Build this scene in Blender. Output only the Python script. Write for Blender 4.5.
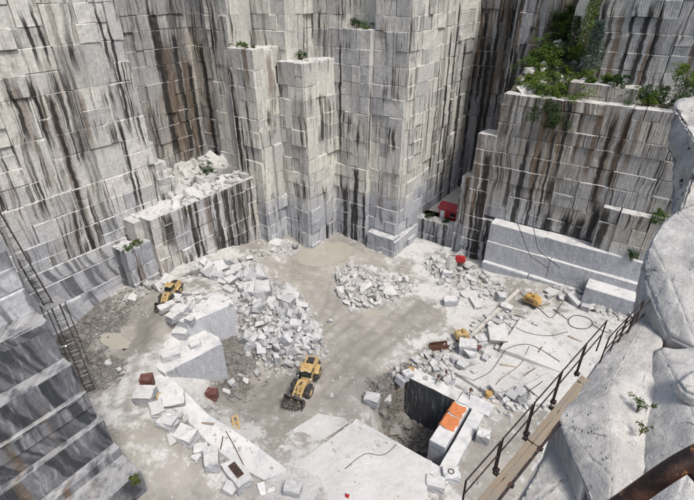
import bpy, bmesh, math, random
import numpy as np
from mathutils import Vector, Matrix, noise, Euler
from mathutils.geometry import delaunay_2d_cdt

random.seed(7)
# ------------------------------------------------------------------ scene, camera, light
for o in list(bpy.data.objects): bpy.data.objects.remove(o)
SC = bpy.context.scene
COL = SC.collection
CAM_H = 56.0; FPX = 455.0; PITCH = math.radians(30.5); AZ = math.radians(35.0)
cam = bpy.data.cameras.new('camera'); camo = bpy.data.objects.new('camera', cam); COL.objects.link(camo)
cam.sensor_width = 36; cam.lens = FPX / 694 * 36; cam.clip_end = 2000; cam.clip_start = 0.05
camo.location = (0, 0, CAM_H); camo.rotation_euler = (math.radians(90) - PITCH, 0, AZ)
SC.camera = camo
SUN_EL = math.radians(58); SUN_AZ = math.radians(108)      # azimuth of the sun, clockwise from +Y
wd = bpy.data.worlds.new('World'); SC.world = wd; wd.use_nodes = True
nt = wd.node_tree; nt.nodes.clear()
sky = nt.nodes.new('ShaderNodeTexSky'); sky.sky_type = 'NISHITA'; sky.sun_disc = False
sky.sun_elevation = SUN_EL; sky.sun_rotation = SUN_AZ; sky.air_density = 1.0; sky.dust_density = 4.0; sky.ozone_density = 1.0
bg = nt.nodes.new('ShaderNodeBackground'); bg.inputs['Strength'].default_value = 0.075
wo = nt.nodes.new('ShaderNodeOutputWorld')
nt.links.new(sky.outputs[0], bg.inputs[0]); nt.links.new(bg.outputs[0], wo.inputs[0])
sl = bpy.data.lights.new('sun', 'SUN'); sl.energy = 1.5; sl.angle = math.radians(14); sl.color = (1, 0.975, 0.94)
so = bpy.data.objects.new('sun', sl); COL.objects.link(so)
sd = Vector((math.sin(SUN_AZ) * math.cos(SUN_EL), math.cos(SUN_AZ) * math.cos(SUN_EL), math.sin(SUN_EL)))
so.rotation_euler = sd.to_track_quat('Z', 'Y').to_euler(); so.location = (0, 0, 120)
SC.view_settings.view_transform = 'Standard'; SC.view_settings.look = 'None'
SC.view_settings.exposure = 0.88; SC.view_settings.gamma = 1

# ------------------------------------------------------------------ pixels to places
def ray(px, py):
    dx = (px - 347) / FPX; dy = (py - 250) / FPX; c, s = math.cos(PITCH), math.sin(PITCH)
    x, y, z = dx, c - dy * s, -s - dy * c
    return Vector((x * math.cos(AZ) - y * math.sin(AZ), x * math.sin(AZ) + y * math.cos(AZ), z))
CAMV = Vector((0, 0, CAM_H))
def WP(px, py, z=0.0):
    r = ray(px, py); return CAMV + r * ((z - CAM_H) / r.z)
def PX(px, py, X): r = ray(px, py); return CAMV + r * (X / r.x)
def PY(px, py, Y): r = ray(px, py); return CAMV + r * (Y / r.y)

# ------------------------------------------------------------------ mesh helpers
class MB:
    def __init__(s): s.v = []; s.f = []
    def add(s, vs, fs, M=None):
        n = len(s.v)
        for p in vs:
            p = Vector(p); s.v.append(tuple(M @ p) if M else tuple(p))
        for f in fs: s.f.append(tuple(i + n for i in f))
        return s
    def box(s, x0, x1, y0, y1, z0, z1, M=None, t=0.0, ty=None):
        ty = t if ty is None else ty
        vs = [(x0, y0, z0), (x1, y0, z0), (x1, y1, z0), (x0, y1, z0), (x0 + t, y0 + ty, z1), (x1 - t, y0 + ty, z1), (x1 - t, y1 - ty, z1), (x0 + t, y1 - ty, z1)]
        return s.add(vs, [(3, 2, 1, 0), (4, 5, 6, 7), (0, 1, 5, 4), (1, 2, 6, 5), (2, 3, 7, 6), (3, 0, 4, 7)], M)
    def prism(s, prof, a0, a1, axis='y', M=None):
        n = len(prof); vs = []
        for a in (a0, a1):
            for (p, q) in prof: vs.append((p, a, q) if axis == 'y' else ((a, p, q) if axis == 'x' else (p, q, a)))
        fs = [tuple(range(n)), tuple(range(2 * n - 1, n - 1, -1))] + [(i + n, (i + 1) % n + n, (i + 1) % n, i) for i in range(n)]
        return s.add(vs, fs, M)
    def cyl(s, p0, p1, r0, r1=None, n=10):
        r1 = r0 if r1 is None else r1
        p0, p1 = Vector(p0), Vector(p1); d = (p1 - p0).normalized()
        a = d.orthogonal().normalized(); b = d.cross(a)
        vs = [p0 + (a * math.cos(2 * math.pi * i / n) + b * math.sin(2 * math.pi * i / n)) * r0 for i in range(n)]
        vs += [p1 + (a * math.cos(2 * math.pi * i / n) + b * math.sin(2 * math.pi * i / n)) * r1 for i in range(n)]
        return s.add(vs, [tuple(range(n - 1, -1, -1)), tuple(range(n, 2 * n))] + [(i, (i + 1) % n, (i + 1) % n + n, i + n) for i in range(n)])
    def tube(s, pts, r, n=8):
        pts = [Vector(p) for p in pts]; rings = []; a = None
        for i, p in enumerate(pts):
            d = (pts[min(i + 1, len(pts) - 1)] - pts[max(i - 1, 0)]).normalized()
            a = d.orthogonal().normalized() if a is None else (a - d * a.dot(d)).normalized()
            b = d.cross(a); rr = r[i] if isinstance(r, (list, tuple)) else r
            rings += [p + (a * math.cos(2 * math.pi * k / n) + b * math.sin(2 * math.pi * k / n)) * rr for k in range(n)]
        fs = [tuple(range(n - 1, -1, -1)), tuple(range((len(pts) - 1) * n, len(pts) * n))]
        for i in range(len(pts) - 1):
            fs += [(i * n + k, i * n + (k + 1) % n, (i + 1) * n + (k + 1) % n, (i + 1) * n + k) for k in range(n)]
        return s.add(rings, fs)
    def build(s, name, mat, parent=None, smooth=False, bevel=0, loc=None):
        me = bpy.data.meshes.new(name); me.from_pydata(s.v, [], s.f); me.update()
        if bevel:
            bm = bmesh.new(); bm.from_mesh(me)
            bmesh.ops.bevel(bm, geom=[e for e in bm.edges if len(e.link_faces) == 2 and e.calc_face_angle(0) > 0.4], offset=bevel, segments=2, affect='EDGES', clamp_overlap=True)
            bm.to_mesh(me); bm.free()
        return link(name, me, mat, parent, smooth, loc)
def link(name, me, mat, parent=None, smooth=False, loc=None):
    if mat and not me.materials: me.materials.append(mat)
    if smooth:
        me.polygons.foreach_set('use_smooth', [True] * len(me.polygons))
    o = bpy.data.objects.new(name, me); COL.objects.link(o)
    if parent: o.parent = parent
    if loc is not None: o.location = loc
    return o
def empty(name, loc=(0, 0, 0), rz=0):
    o = bpy.data.objects.new(name, None); COL.objects.link(o); o.location = loc; o.rotation_euler = (0, 0, rz); o.empty_display_size = 0.3; return o
def tag(o, label=None, cat=None, group=None, kind=None):
    if label: o['label'] = label
    if cat: o['category'] = cat
    if group: o['group'] = group
    if kind: o['kind'] = kind
    return o
def copy_tree(o, parent=None):
    c = o.copy(); COL.objects.link(c); c.parent = parent
    for ch in list(o.children): copy_tree(ch, c)
    return c
def inpoly(x, y, P):
    r = False; n = len(P)
    for i in range(n):
        x0, y0 = P[i][0], P[i][1]; x1, y1 = P[i - 1][0], P[i - 1][1]
        if (y0 > y) != (y1 > y) and x < (x1 - x0) * (y - y0) / (y1 - y0) + x0: r = not r
    return r
def edged(x, y, P):
    m = 1e9; n = len(P)
    for i in range(n):
        ax, ay = P[i][0], P[i][1]; bx, by = P[i - 1][0], P[i - 1][1]; dx, dy = bx - ax, by - ay
        t = max(0, min(1, ((x - ax) * dx + (y - ay) * dy) / (dx * dx + dy * dy + 1e-9)))
        m = min(m, math.hypot(x - ax - t * dx, y - ay - t * dy))
    return m
def sstep(a, b, x):
    t = max(0, min(1, (x - a) / (b - a))); return t * t * (3 - 2 * t)
def fbm(p, o=4): return noise.fractal(Vector(p), 0.9, 2.1, o)

# ------------------------------------------------------------------ materials
class NT:
    def __init__(s, name):
        s.m = bpy.data.materials.new(name); s.m.use_nodes = True; s.t = s.m.node_tree; s.t.nodes.clear()
        s.out = s.t.nodes.new('ShaderNodeOutputMaterial'); s.b = s.t.nodes.new('ShaderNodeBsdfPrincipled')
        s.t.links.new(s.b.outputs[0], s.out.inputs[0])
    def n(s, typ, ins=None, **kw):
        nd = s.t.nodes.new('ShaderNode' + typ)
        for k, v in kw.items(): setattr(nd, k, v)
        for k, v in (ins or {}).items(): s.put(nd.inputs[k], v)
        return nd
    def put(s, sock, v):
        if isinstance(v, bpy.types.NodeSocket): s.t.links.new(v, sock)
        elif isinstance(v, (tuple, list)) and len(v) == 3 and sock.type == 'RGBA': sock.default_value = (*v, 1)
        else: sock.default_value = v
    def math(s, op, a, b=0.0, clamp=False):
        nd = s.n('Math', {0: a, 1: b}, operation=op); nd.use_clamp = clamp; return nd.outputs[0]
    def noise(s, vec, scale, detail=4, rough=0.55, dist=0.0, out=0):
        return s.n('TexNoise', {'Vector': vec, 'Scale': scale, 'Detail': detail, 'Roughness': rough, 'Distortion': dist}).outputs[out]
    def ramp(s, v, a, b, lo=0.0, hi=1.0):
        nd = s.n('MapRange', {'Value': v, 'From Min': a, 'From Max': b, 'To Min': lo, 'To Max': hi}, interpolation_type='SMOOTHSTEP'); return nd.outputs[0]
    def mix(s, f, a, b, mode='MIX'):
        nd = s.n('Mix', data_type='RGBA', blend_type=mode); s.put(nd.inputs[0], f); s.put(nd.inputs[6], a); s.put(nd.inputs[7], b); return nd.outputs[2]
    def vec(s, x, y, z): return s.n('CombineXYZ', {0: x, 1: y, 2: z}).outputs[0]
    def bump(s, h, strength=0.4, dist=0.1, nrm=None):
        i = {'Height': h, 'Strength': strength, 'Distance': dist}
        if nrm is not None: i['Normal'] = nrm
        return s.n('Bump', i).outputs[0]
    def fin(s, col, rough=0.85, normal=None, metal=0.0, spec=0.3):
        s.put(s.b.inputs['Base Color'], col); s.put(s.b.inputs['Roughness'], rough); s.put(s.b.inputs['Metallic'], metal)
        s.b.inputs['Specular IOR Level'].default_value = spec
        if normal is not None: s.put(s.b.inputs['Normal'], normal)
        return s.m

DUST = (0.645, 0.637, 0.612)
def wall_mat(name, cool, warm, warm_amt, dark, brown, zebra, fresh_z, blk=0.7, contrast=1.0, dlo=0.15, dhi=0.8, runs=()):
    """sawn and drilled granite: vertical water stains, rust runs, fresh blue-grey rock low down, stone dust on ledges"""
    g = NT(name); geo = g.n('NewGeometry'); pos = geo.outputs['Position']
    sp = g.n('SeparateXYZ', {0: pos}); x, y, z = sp.outputs
    oi = g.n('ObjectInfo'); rnd = oi.outputs['Random']
    wob = g.math('MULTIPLY', g.math('SUBTRACT', g.noise(pos, 0.12, 3), 0.5), 2.2)
    s0 = g.math('ADD', g.math('ADD', x, y), wob)
    sb = g.math('ADD', s0, g.math('MULTIPLY', rnd, 9.0))
    dd = g.math('MULTIPLY', g.math('SUBTRACT', x, y), 0.1)
    vz = g.vec(s0, dd, g.math('MULTIPLY', z, 0.022))
    vb = g.vec(sb, dd, g.math('MULTIPLY', z, 0.05))
    # base tone
    tone = g.noise(pos, 0.055, 5, 0.6)
    col = g.mix(g.ramp(tone, 0.62 - 0.3 * warm_amt, 0.75 - 0.3 * warm_amt), cool, warm)
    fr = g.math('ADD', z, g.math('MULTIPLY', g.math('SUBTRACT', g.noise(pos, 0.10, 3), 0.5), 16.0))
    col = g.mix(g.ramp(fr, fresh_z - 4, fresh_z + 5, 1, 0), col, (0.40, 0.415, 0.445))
    # per-block tone, soft vertical striping
    col = g.mix(1.0, col, g.n('CombineColor', {0: g.ramp(rnd, 0, 1, 1 - 0.3 * blk, 1.12), 1: g.ramp(rnd, 0, 1, 1 - 0.3 * blk, 1.11), 2: g.ramp(rnd, 0, 1, 1 - 0.27 * blk, 1.09)}).outputs[0], 'MULTIPLY')
    st = g.noise(vb, 1.3, 6, 0.62)
    zn_ = g.ramp(g.noise(pos, 0.11, 3), 0.40, 0.60, 0.12, 1.0)
    col = g.mix(g.math('MULTIPLY', g.ramp(st, 0.48, 0.74, 0, 0.5 * contrast), zn_), col, (0.17, 0.17, 0.17))
    st2 = g.noise(g.vec(sb, dd, g.math('MULTIPLY', z, 0.09)), 2.6, 4, 0.6)
    col = g.mix(g.ramp(st2, 0.52, 0.72, 0, 0.40), col, (0.62, 0.62, 0.60))
    if zebra:
        fr_ = g.math('FRACT', g.math('MULTIPLY', g.math('ADD', z, 2.96), 0.243))
        s0z = g.math('ADD', s0, g.math('MULTIPLY', g.math('FLOOR', g.math('MULTIPLY', g.math('ADD', z, 2.96), 0.243)), 13.7))
        arc = g.math('MULTIPLY', g.math('POWER', g.math('SUBTRACT', 1.0, fr_), 2.0), 1.1)
        zv = g.vec(g.math('SUBTRACT', s0z, arc), dd, g.math('MULTIPLY', z, 0.07))
        zb_ = g.noise(zv, 0.85, 3, 0.5); zw = g.noise(zv, 0.3, 2, 0.5)
        col = g.mix(g.math('MULTIPLY', g.math('MULTIPLY', g.ramp(zb_, 0.44, 0.58), g.ramp(zw, 0.34, 0.50, 0.15, 1.0)), zebra * 0.85), col, (0.03, 0.033, 0.039))
        col = g.mix(g.math('MULTIPLY', g.ramp(zb_, 0.42, 0.30), 0.3 * zebra), col, (0.50, 0.51, 0.54))
    # black water stains
    zone = g.ramp(g.noise(pos, 0.085, 3), 0.50 - 0.12 * dark, 0.64 - 0.12 * dark)
    ds = g.noise(vz, 1.15, 5, 0.66)
    fade = g.ramp(g.noise(g.vec(s0, dd, g.math('MULTIPLY', z, 0.25)), 0.5, 3), 0.30, 0.52)
    dm = g.math('MULTIPLY', g.math('MULTIPLY', g.ramp(ds, 0.535, 0.585), zone), fade)
    fringe = g.math('MULTIPLY', g.math('MULTIPLY', g.ramp(ds, 0.50, 0.555), zone), fade)
    col = g.mix(g.math('MULTIPLY', fringe, 0.0 if dark < 0.25 else 0.6), col, (0.15, 0.125, 0.10))
    col = g.mix(g.math('MULTIPLY', dm, 0.0 if dark < 0.25 else 0.9), col, (0.028, 0.027, 0.027))
    bw = g.noise(g.vec(g.math('ADD', s0, 77.0), dd, g.math('MULTIPLY', z, 0.05)), 0.26, 4, 0.6)
    bands = g.math('MULTIPLY', g.ramp(bw, 0.60 - 0.06 * dark, 0.70 - 0.06 * dark), g.ramp(g.noise(vb, 2.2, 5, 0.7), 0.38, 0.58, 0.25, 1.0))
    col = g.mix(g.math('MULTIPLY', bands, 0.0 if dark < 0.25 else 0.72), col, (0.045, 0.044, 0.043))
    # thin black lines
    tla = 0.0 if dark < 0.25 else 0.8
    tl = g.noise(g.vec(sb, dd, g.math('MULTIPLY', z, 0.012)), 1.9, 3, 0.5)
    col = g.mix(g.math('MULTIPLY', g.ramp(tl, 0.655, 0.70), tla), col, (0.04, 0.038, 0.036))
    # rust and brown runs
    bz = g.ramp(g.noise(pos, 0.06, 2), 0.60 - 0.2 * brown, 0.74 - 0.2 * brown)
    bs = g.noise(g.vec(g.math('ADD', s0, 31.0), dd, g.math('MULTIPLY', z, 0.02)), 0.7, 5, 0.65)
    col = g.mix(g.math('MULTIPLY', g.math('MULTIPLY', g.ramp(bs, 0.50, 0.62), bz), 0.75), col, (0.135, 0.095, 0.06))
    col = g.mix(g.math('MULTIPLY', g.math('MULTIPLY', g.ramp(bs, 0.635, 0.69), bz), 0.7), col, (0.23, 0.105, 0.035))
    # individual water runs seen on this face: (place along the wall, top, foot, half width, tone)
    if runs:
        jag = g.math('MULTIPLY', g.math('SUBTRACT', g.noise(g.vec(s0, dd, g.math('MULTIPLY', z, 0.22)), 1.4, 5, 0.7), 0.5), 1.6)
        wz = g.math('MULTIPLY', g.math('SUBTRACT', g.noise(g.vec(0.0, 0.0, z), 0.16, 3, 0.6), 0.5), 1.6)
        sj = g.math('ADD', g.math('ADD', x, y), wz)
        acc = {0: None, 1: None}
        for (sc, zt, zf, hw, tn) in runs:
            d = g.math('ADD', g.math('ABSOLUTE', g.math('SUBTRACT', sj, sc)), g.math('MULTIPLY', jag, hw * 1.3))
            m = g.math('MULTIPLY', g.ramp(d, hw * 0.55, hw * 1.15, 1, 0), g.math('MULTIPLY', g.ramp(z, zf - 3, zf + 1.5), g.ramp(g.math('ADD', z, g.math('MULTIPLY', jag, 2.5)), zt - 2.0, zt + 0.6, 1, 0)))
            acc[tn] = m if acc[tn] is None else g.math('MAXIMUM', acc[tn], m)
        if acc[1] is not None: col = g.mix(g.math('MULTIPLY', acc[1], 0.6), col, (0.12, 0.075, 0.042))
        if acc[0] is not None: col = g.mix(g.math('MULTIPLY', acc[0], 0.93), col, (0.020, 0.019, 0.018))
    # mottling
    fn = g.noise(pos, 2.3, 6, 0.7)
    col = g.mix(1.0, col, g.n('CombineColor', {0: g.ramp(fn, 0.25, 0.75, 0.80, 1.18), 1: g.ramp(fn, 0.25, 0.75, 0.80, 1.18), 2: g.ramp(fn, 0.25, 0.75, 0.80, 1.17)}).outputs[0], 'MULTIPLY')
    nz = g.n('SeparateXYZ', {0: geo.outputs['True Normal']}).outputs[2]
    col = g.mix(g.math('MULTIPLY', g.ramp(nz, 0.6, 0.9), g.ramp(g.noise(pos, 0.5, 5, 0.65), 0.36, 0.56, dlo, dhi)), col, DUST)
    # drill grooves and rough split rock
    dg = g.math('POWER', g.math('ABSOLUTE', g.math('SINE', g.math('MULTIPLY', g.math('ADD', x, y), 7.5))), 0.5)
    dgm = g.ramp(g.noise(g.vec(rnd, rnd, g.math('MULTIPLY', rnd, 7.0)), 5.0, 0), 0.35, 0.6)
    dgm = g.math('MULTIPLY', dgm, g.ramp(nz, 0.3, 0.5, 1, 0))
    h = g.math('ADD', g.math('MULTIPLY', dg, g.math('MULTIPLY', dgm, 0.35 if contrast > 0.5 else 0.08)), g.math('MULTIPLY', g.noise(pos, 0.9, 7, 0.6), 0.9))
    h = g.math('ADD', h, g.math('MULTIPLY', g.noise(vb, 2.2, 4), g.ramp(nz, 0.3, 0.5, 0.5, 0)))
    return g.fin(col, 0.85, g.bump(h, 0.7, 0.22))

def runs_px(axis, c, L):
    out = []
    for (px, y0, y1, hw, tn) in L:
        a = PX(px, y0, c) if axis == 'X' else PY(px, y0, c)
        lo, hi = -10.0, a.z                                        # walk straight down the face to the foot of the run
        zf = a.z
        while zf > -8:
            q = Vector((a.x, a.y, zf)) - CAMV; cy = q.x * -math.sin(AZ) + q.y * math.cos(AZ)
            dp = cy * math.cos(PITCH) - q.z * math.sin(PITCH); up = cy * math.sin(PITCH) + q.z * math.cos(PITCH)
            if 250 - FPX * up / dp > y1: break
            zf -= .3
        out.append((a.x + a.y, a.z, zf, hw, tn))
    return out
RUN_LEFT = runs_px('X', -76.2, [(47,92,270,.42,0),(44,85,200,.8,1),(8,75,140,.8,1),(6,80,135,.4,0),(29,85,140,.3,0),(18,10,62,.3,0),(27,0,60,.25,0),(105,22,125,.35,0),(119,120,200,.3,0),(66,36,62,.5,0),(78,90,140,.5,1),(36,100,130,.5,1),(135,165,215,.25,0),(92,0,60,.25,0)])
RUN_LEDGE = runs_px('X', -69.2, [(214,190,258,.7,0),(224,186,262,.55,0),(231,184,262,.4,0),(240,180,250,.35,0),(193,196,262,.35,0),(187,200,264,.3,0),(204,193,232,.6,1),(249,178,230,.3,0)]) + runs_px('Y', 90.6, [(488,150,262,.75,0),(478,185,255,.5,0),(497,150,250,.4,0),(470,205,250,.3,0),(508,120,200,.4,0)]) + runs_px('Y', 91.2, [(424,215,246,.4,0),(436,216,246,.25,0),(446,217,248,.3,0)])
RUN_RECESS = runs_px('X', -86.6, [(150,10,150,.9,0),(163,40,150,1.4,1),(172,30,150,.6,0),(183,55,150,.8,1),(188,60,150,.5,0)]) + runs_px('Y', 66.5, [(206,10,160,.6,0),(214,60,160,.4,0),(200,40,160,.7,0)])
RUN_TOWER = runs_px('Y', 80.4, [(345,185,246,.7,0),(356,165,246,.6,0),(352,200,244,.5,0),(364,190,240,.4,0),(340,40,150,.3,0),(372,90,160,.25,0)]) + runs_px('Y', 65.5, [(236,105,165,.45,0),(229,60,150,.25,0),(246,140,170,.3,0)]) + runs_px('X', -66.4, [(268,50,95,.9,1),(278,48,70,.5,1)]) + runs_px('Y', 82.2, [(384,85,90,.8,0)])
RUN_BIG = runs_px('X', -43.4, [(440,60,170,.3,0),(452,30,190,.45,0),(461,0,215,.6,0),(466,40,220,.8,0),(418,40,120,.3,1),(430,90,150,.25,0)])
RUN_BACK = runs_px('Y', 116.6, [(474,0,230,.9,0),(481,0,220,.7,0),(490,40,200,.6,0),(498,30,130,.4,0),(510,0,75,.4,1)]) + runs_px('Y', 107, [(517,10,110,.5,0),(525,0,90,.3,1)])
RUN_RIGHT = runs_px('Y', 90.6, [(622,112,205,.9,1),(619,118,200,.45,0),(606,110,170,.7,1),(634,112,180,.6,1),(646,113,170,.5,1),(575,100,170,.35,0),(558,130,220,.3,0),(590,105,160,.4,1),(542,150,240,.3,0),(530,140,235,.45,0),(524,160,240,.35,0),(600,200,240,.8,0),(570,215,236,.9,0),(582,215,240,.9,0),(553,212,232,.8,0)])
RUN_RUP = runs_px('Y', 105, [(655,0,85,.5,0),(640,0,80,.35,0),(625,10,80,.6,1),(668,0,85,.5,0),(610,0,70,.4,0)])
M = {}
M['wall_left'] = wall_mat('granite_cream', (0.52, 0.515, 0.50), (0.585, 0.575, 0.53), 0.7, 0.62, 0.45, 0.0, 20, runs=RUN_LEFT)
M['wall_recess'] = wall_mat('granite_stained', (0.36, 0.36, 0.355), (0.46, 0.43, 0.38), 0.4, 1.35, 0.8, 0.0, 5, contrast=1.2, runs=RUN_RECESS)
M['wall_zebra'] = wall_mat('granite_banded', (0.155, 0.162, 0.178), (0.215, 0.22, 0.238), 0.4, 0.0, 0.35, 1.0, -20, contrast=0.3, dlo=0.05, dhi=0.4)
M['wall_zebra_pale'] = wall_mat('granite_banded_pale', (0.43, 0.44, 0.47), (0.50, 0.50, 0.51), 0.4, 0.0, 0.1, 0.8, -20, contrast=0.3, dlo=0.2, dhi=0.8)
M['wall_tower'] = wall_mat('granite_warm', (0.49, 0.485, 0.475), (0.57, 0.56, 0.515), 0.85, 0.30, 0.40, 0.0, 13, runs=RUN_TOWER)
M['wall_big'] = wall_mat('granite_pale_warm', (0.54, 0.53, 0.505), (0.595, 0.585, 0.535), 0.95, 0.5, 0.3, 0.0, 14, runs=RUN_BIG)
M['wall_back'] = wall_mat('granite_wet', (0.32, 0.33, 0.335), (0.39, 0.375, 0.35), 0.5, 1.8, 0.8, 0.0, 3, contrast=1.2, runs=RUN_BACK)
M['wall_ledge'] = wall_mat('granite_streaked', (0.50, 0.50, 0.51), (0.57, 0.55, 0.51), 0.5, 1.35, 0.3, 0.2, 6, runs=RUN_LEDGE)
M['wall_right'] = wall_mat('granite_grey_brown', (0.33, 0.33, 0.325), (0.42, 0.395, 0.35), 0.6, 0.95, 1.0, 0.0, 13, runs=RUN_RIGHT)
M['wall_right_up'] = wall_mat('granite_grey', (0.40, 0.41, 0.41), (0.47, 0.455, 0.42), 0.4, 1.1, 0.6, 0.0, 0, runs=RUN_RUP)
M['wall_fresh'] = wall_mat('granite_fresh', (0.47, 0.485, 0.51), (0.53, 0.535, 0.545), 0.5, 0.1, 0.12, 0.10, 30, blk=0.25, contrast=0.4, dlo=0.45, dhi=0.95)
M['wall_dark'] = wall_mat('granite_dark', (0.05, 0.055, 0.065), (0.07, 0.075, 0.085), 0.5, 0.3, 0.0, 0.3, -60, blk=0.2, contrast=0.4, dlo=0.6, dhi=1.0)  # near-black granite on the far face of the sunken cut

def rock_mat(name, c0, c1, dust=0.8, sc=1.0, speck=0.12, stain=(0.2, 0.19, 0.17)):
    g = NT(name); geo = g.n('NewGeometry'); pos = geo.outputs['Position']; rnd = g.n('ObjectInfo').outputs['Random']
    off = g.n('VectorMath', {0: pos, 1: g.vec(g.math('MULTIPLY', rnd, 40.0), 0.0, 0.0)}, operation='ADD').outputs[0]
    col = g.mix(g.ramp(g.noise(off, 0.5 * sc, 5, 0.6), 0.35, 0.65), c0, c1)
    col = g.mix(1.0, col, g.n('CombineColor', {i: g.ramp(rnd, 0, 1, 0.78, 1.14) for i in range(3)}).outputs[0], 'MULTIPLY')
    col = g.mix(g.ramp(g.noise(off, 0.8 * sc, 5, 0.65), 0.58, 0.75, 0, 0.6), col, stain)
    sp = g.noise(off, 14 * sc, 3, 0.6)
    col = g.mix(g.ramp(sp, 0.52, 0.66, 0, speck * 3), col, (0.13, 0.13, 0.135))
    nz = g.n('SeparateXYZ', {0: geo.outputs['True Normal']}).outputs[2]
    col = g.mix(g.math('MULTIPLY', g.ramp(nz, 0.30, 0.8, 0, dust), g.ramp(g.noise(off, 1.6 * sc, 4), 0.3, 0.5, 0.35, 1)), col, DUST)
    h = g.math('ADD', g.math('MULTIPLY', g.noise(off, 1.4 * sc, 8, 0.68), 1.0), g.math('MULTIPLY', sp, 0.06))
    return g.fin(col, 0.88, g.bump(h, 0.6, 0.25 / sc))
M['soil'] = rock_mat('mossy_soil', (0.05, 0.055, 0.03), (0.14, 0.13, 0.09), 0.0)
M['boulder'] = rock_mat('boulder_granite', (0.30, 0.31, 0.33), (0.46, 0.46, 0.465), 0.6, stain=(0.22, 0.20, 0.175))
M['slab'] = rock_mat('slab_granite', (0.33, 0.325, 0.31), (0.50, 0.49, 0.465), 0.6)
M['slab_top'] = rock_mat('sawn_slab_dusty', (0.50, 0.49, 0.465), (0.60, 0.59, 0.565), 0.5, 0.5, 0.05, (0.30, 0.285, 0.26))
M['talus'] = rock_mat('weathered_granite', (0.40, 0.39, 0.36), (0.54, 0.52, 0.48), 0.5)
M['gravel'] = rock_mat('gravel_granite', (0.35, 0.34, 0.325), (0.55, 0.54, 0.52), 0.5)
M['gravel_dark'] = rock_mat('gravel_dirt', (0.15, 0.14, 0.125), (0.26, 0.245, 0.225), 0.15)
M['block'] = rock_mat('quarry_block_granite', (0.36, 0.37, 0.39), (0.46, 0.46, 0.47), 0.85, 0.8)
M['bench'] = M['wall_fresh']

def outcrop_mat():
    g = NT('outcrop_granite'); geo = g.n('NewGeometry'); pos = geo.outputs['Position']
    rnd = g.n('ObjectInfo').outputs['Random']
    n1 = g.noise(pos, 0.55, 6, 0.6); n2 = g.noise(pos, 2.2, 7, 0.7); n3 = g.noise(pos, 45, 3, 0.7); n4 = g.noise(pos, 9, 5, 0.7)
    col = g.mix(g.ramp(n1, 0.36, 0.62), (0.43, 0.415, 0.39), (0.60, 0.58, 0.54))
    col = g.mix(g.ramp(n2, 0.50, 0.68, 0, 0.75), col, (0.63, 0.615, 0.58))
    col = g.mix(g.ramp(n2, 0.42, 0.30, 0, 0.5), col, (0.27, 0.265, 0.26))
    col = g.mix(g.ramp(n3, 0.50, 0.66, 0, 0.6), col, (0.22, 0.22, 0.22))
    col = g.mix(g.ramp(n4, 0.56, 0.68, 0, 0.6), col, (0.21, 0.21, 0.205))
    col = g.mix(g.ramp(g.noise(pos, 1.1, 5, 0.7, 0.6), 0.62, 0.72, 0, 0.35), col, (0.40, 0.33, 0.24))
    vo = g.n('TexVoronoi', {'Vector': g.n('VectorMath', {0: pos, 1: g.n('VectorMath', {0: g.noise(pos, 1.5, 4, out=1), 3: 0.9}, operation='SCALE').outputs[0]}, operation='ADD').outputs[0], 'Scale': 0.55}, feature='DISTANCE_TO_EDGE').outputs[0]
    crack = g.ramp(vo, 0.0, 0.018, 1, 0)
    crack = g.math('MULTIPLY', crack, g.ramp(g.noise(pos, 0.8, 2), 0.5, 0.62))
    col = g.mix(g.math('MULTIPLY', crack, 0.7), col, (0.10, 0.098, 0.09))
    h = g.math('ADD', g.math('MULTIPLY', n2, 0.8), g.math('ADD', g.math('MULTIPLY', n4, 0.5), g.math('MULTIPLY', n3, 0.15)))
    h = g.math('SUBTRACT', h, g.math('MULTIPLY', crack, 0.4))
    return g.fin(col, 0.9, g.bump(h, 0.7, 0.08))
M['outcrop'] = outcrop_mat()

def simple(name, c, rough=0.6, metal=0.0, var=0.15, sc=3.0, wear=None, wear_amt=0.0, bump=0.0, spec=0.4):
    g = NT(name); tc = g.n('TexCoord').outputs['Object']
    n1 = g.noise(tc, sc, 5, 0.65)
    col = g.mix(1.0, c, g.n('CombineColor', {i: g.ramp(n1, 0.25, 0.75, 1 - var, 1 + var) for i in range(3)}).outputs[0], 'MULTIPLY')
    if wear: col = g.mix(g.ramp(g.noise(tc, sc * 1.7, 6, 0.7), 0.62 - 0.3 * wear_amt, 0.70 - 0.3 * wear_amt), col, wear)
    nrm = g.bump(n1, bump, 0.03) if bump else None
    return g.fin(col, rough, nrm, metal, spec)
M['yellow'] = simple('machine_yellow', (0.58, 0.37, 0.085), 0.6, 0, 0.28, 3.0, (0.40, 0.33, 0.24), 0.55)
M['yellow_pale'] = simple('worn_yellow', (0.58, 0.36, 0.09), 0.6, 0, 0.25, 3.0, (0.3, 0.2, 0.11), 0.5)
M['black'] = simple('black_steel', (0.03, 0.03, 0.032), 0.6, 0, 0.3, 3, (0.16, 0.14, 0.12), 0.25)
M['tyre'] = simple('tyre_rubber', (0.035, 0.034, 0.033), 0.85, 0, 0.3, 3, (0.22, 0.2, 0.175), 0.3)
M['bucket'] = simple('bucket_steel', (0.055, 0.05, 0.047), 0.55, 0.2, 0.3, 2, (0.28, 0.25, 0.22), 0.3)
M['glass'] = simple('cab_glass', (0.02, 0.028, 0.03), 0.08, 0, 0.1, 1, spec=0.6)
M['lamp'] = simple('lamp_glass', (0.7, 0.7, 0.66), 0.2, 0, 0.05, 1)
M['rust'] = simple('rusty_steel', (0.13, 0.058, 0.035), 0.85, 0.1, 0.4, 2.5, (0.045, 0.028, 0.022), 0.45, 0.4)
M['rust_box'] = simple('maroon_box', (0.115, 0.045, 0.038), 0.8, 0.0, 0.3, 1.5, (0.24, 0.14, 0.11), 0.35, 0.3)
M['red'] = simple('red_paint', (0.36, 0.02, 0.025), 0.55, 0, 0.2, 1.0, (0.2, 0.03, 0.03), 0.3)
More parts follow.
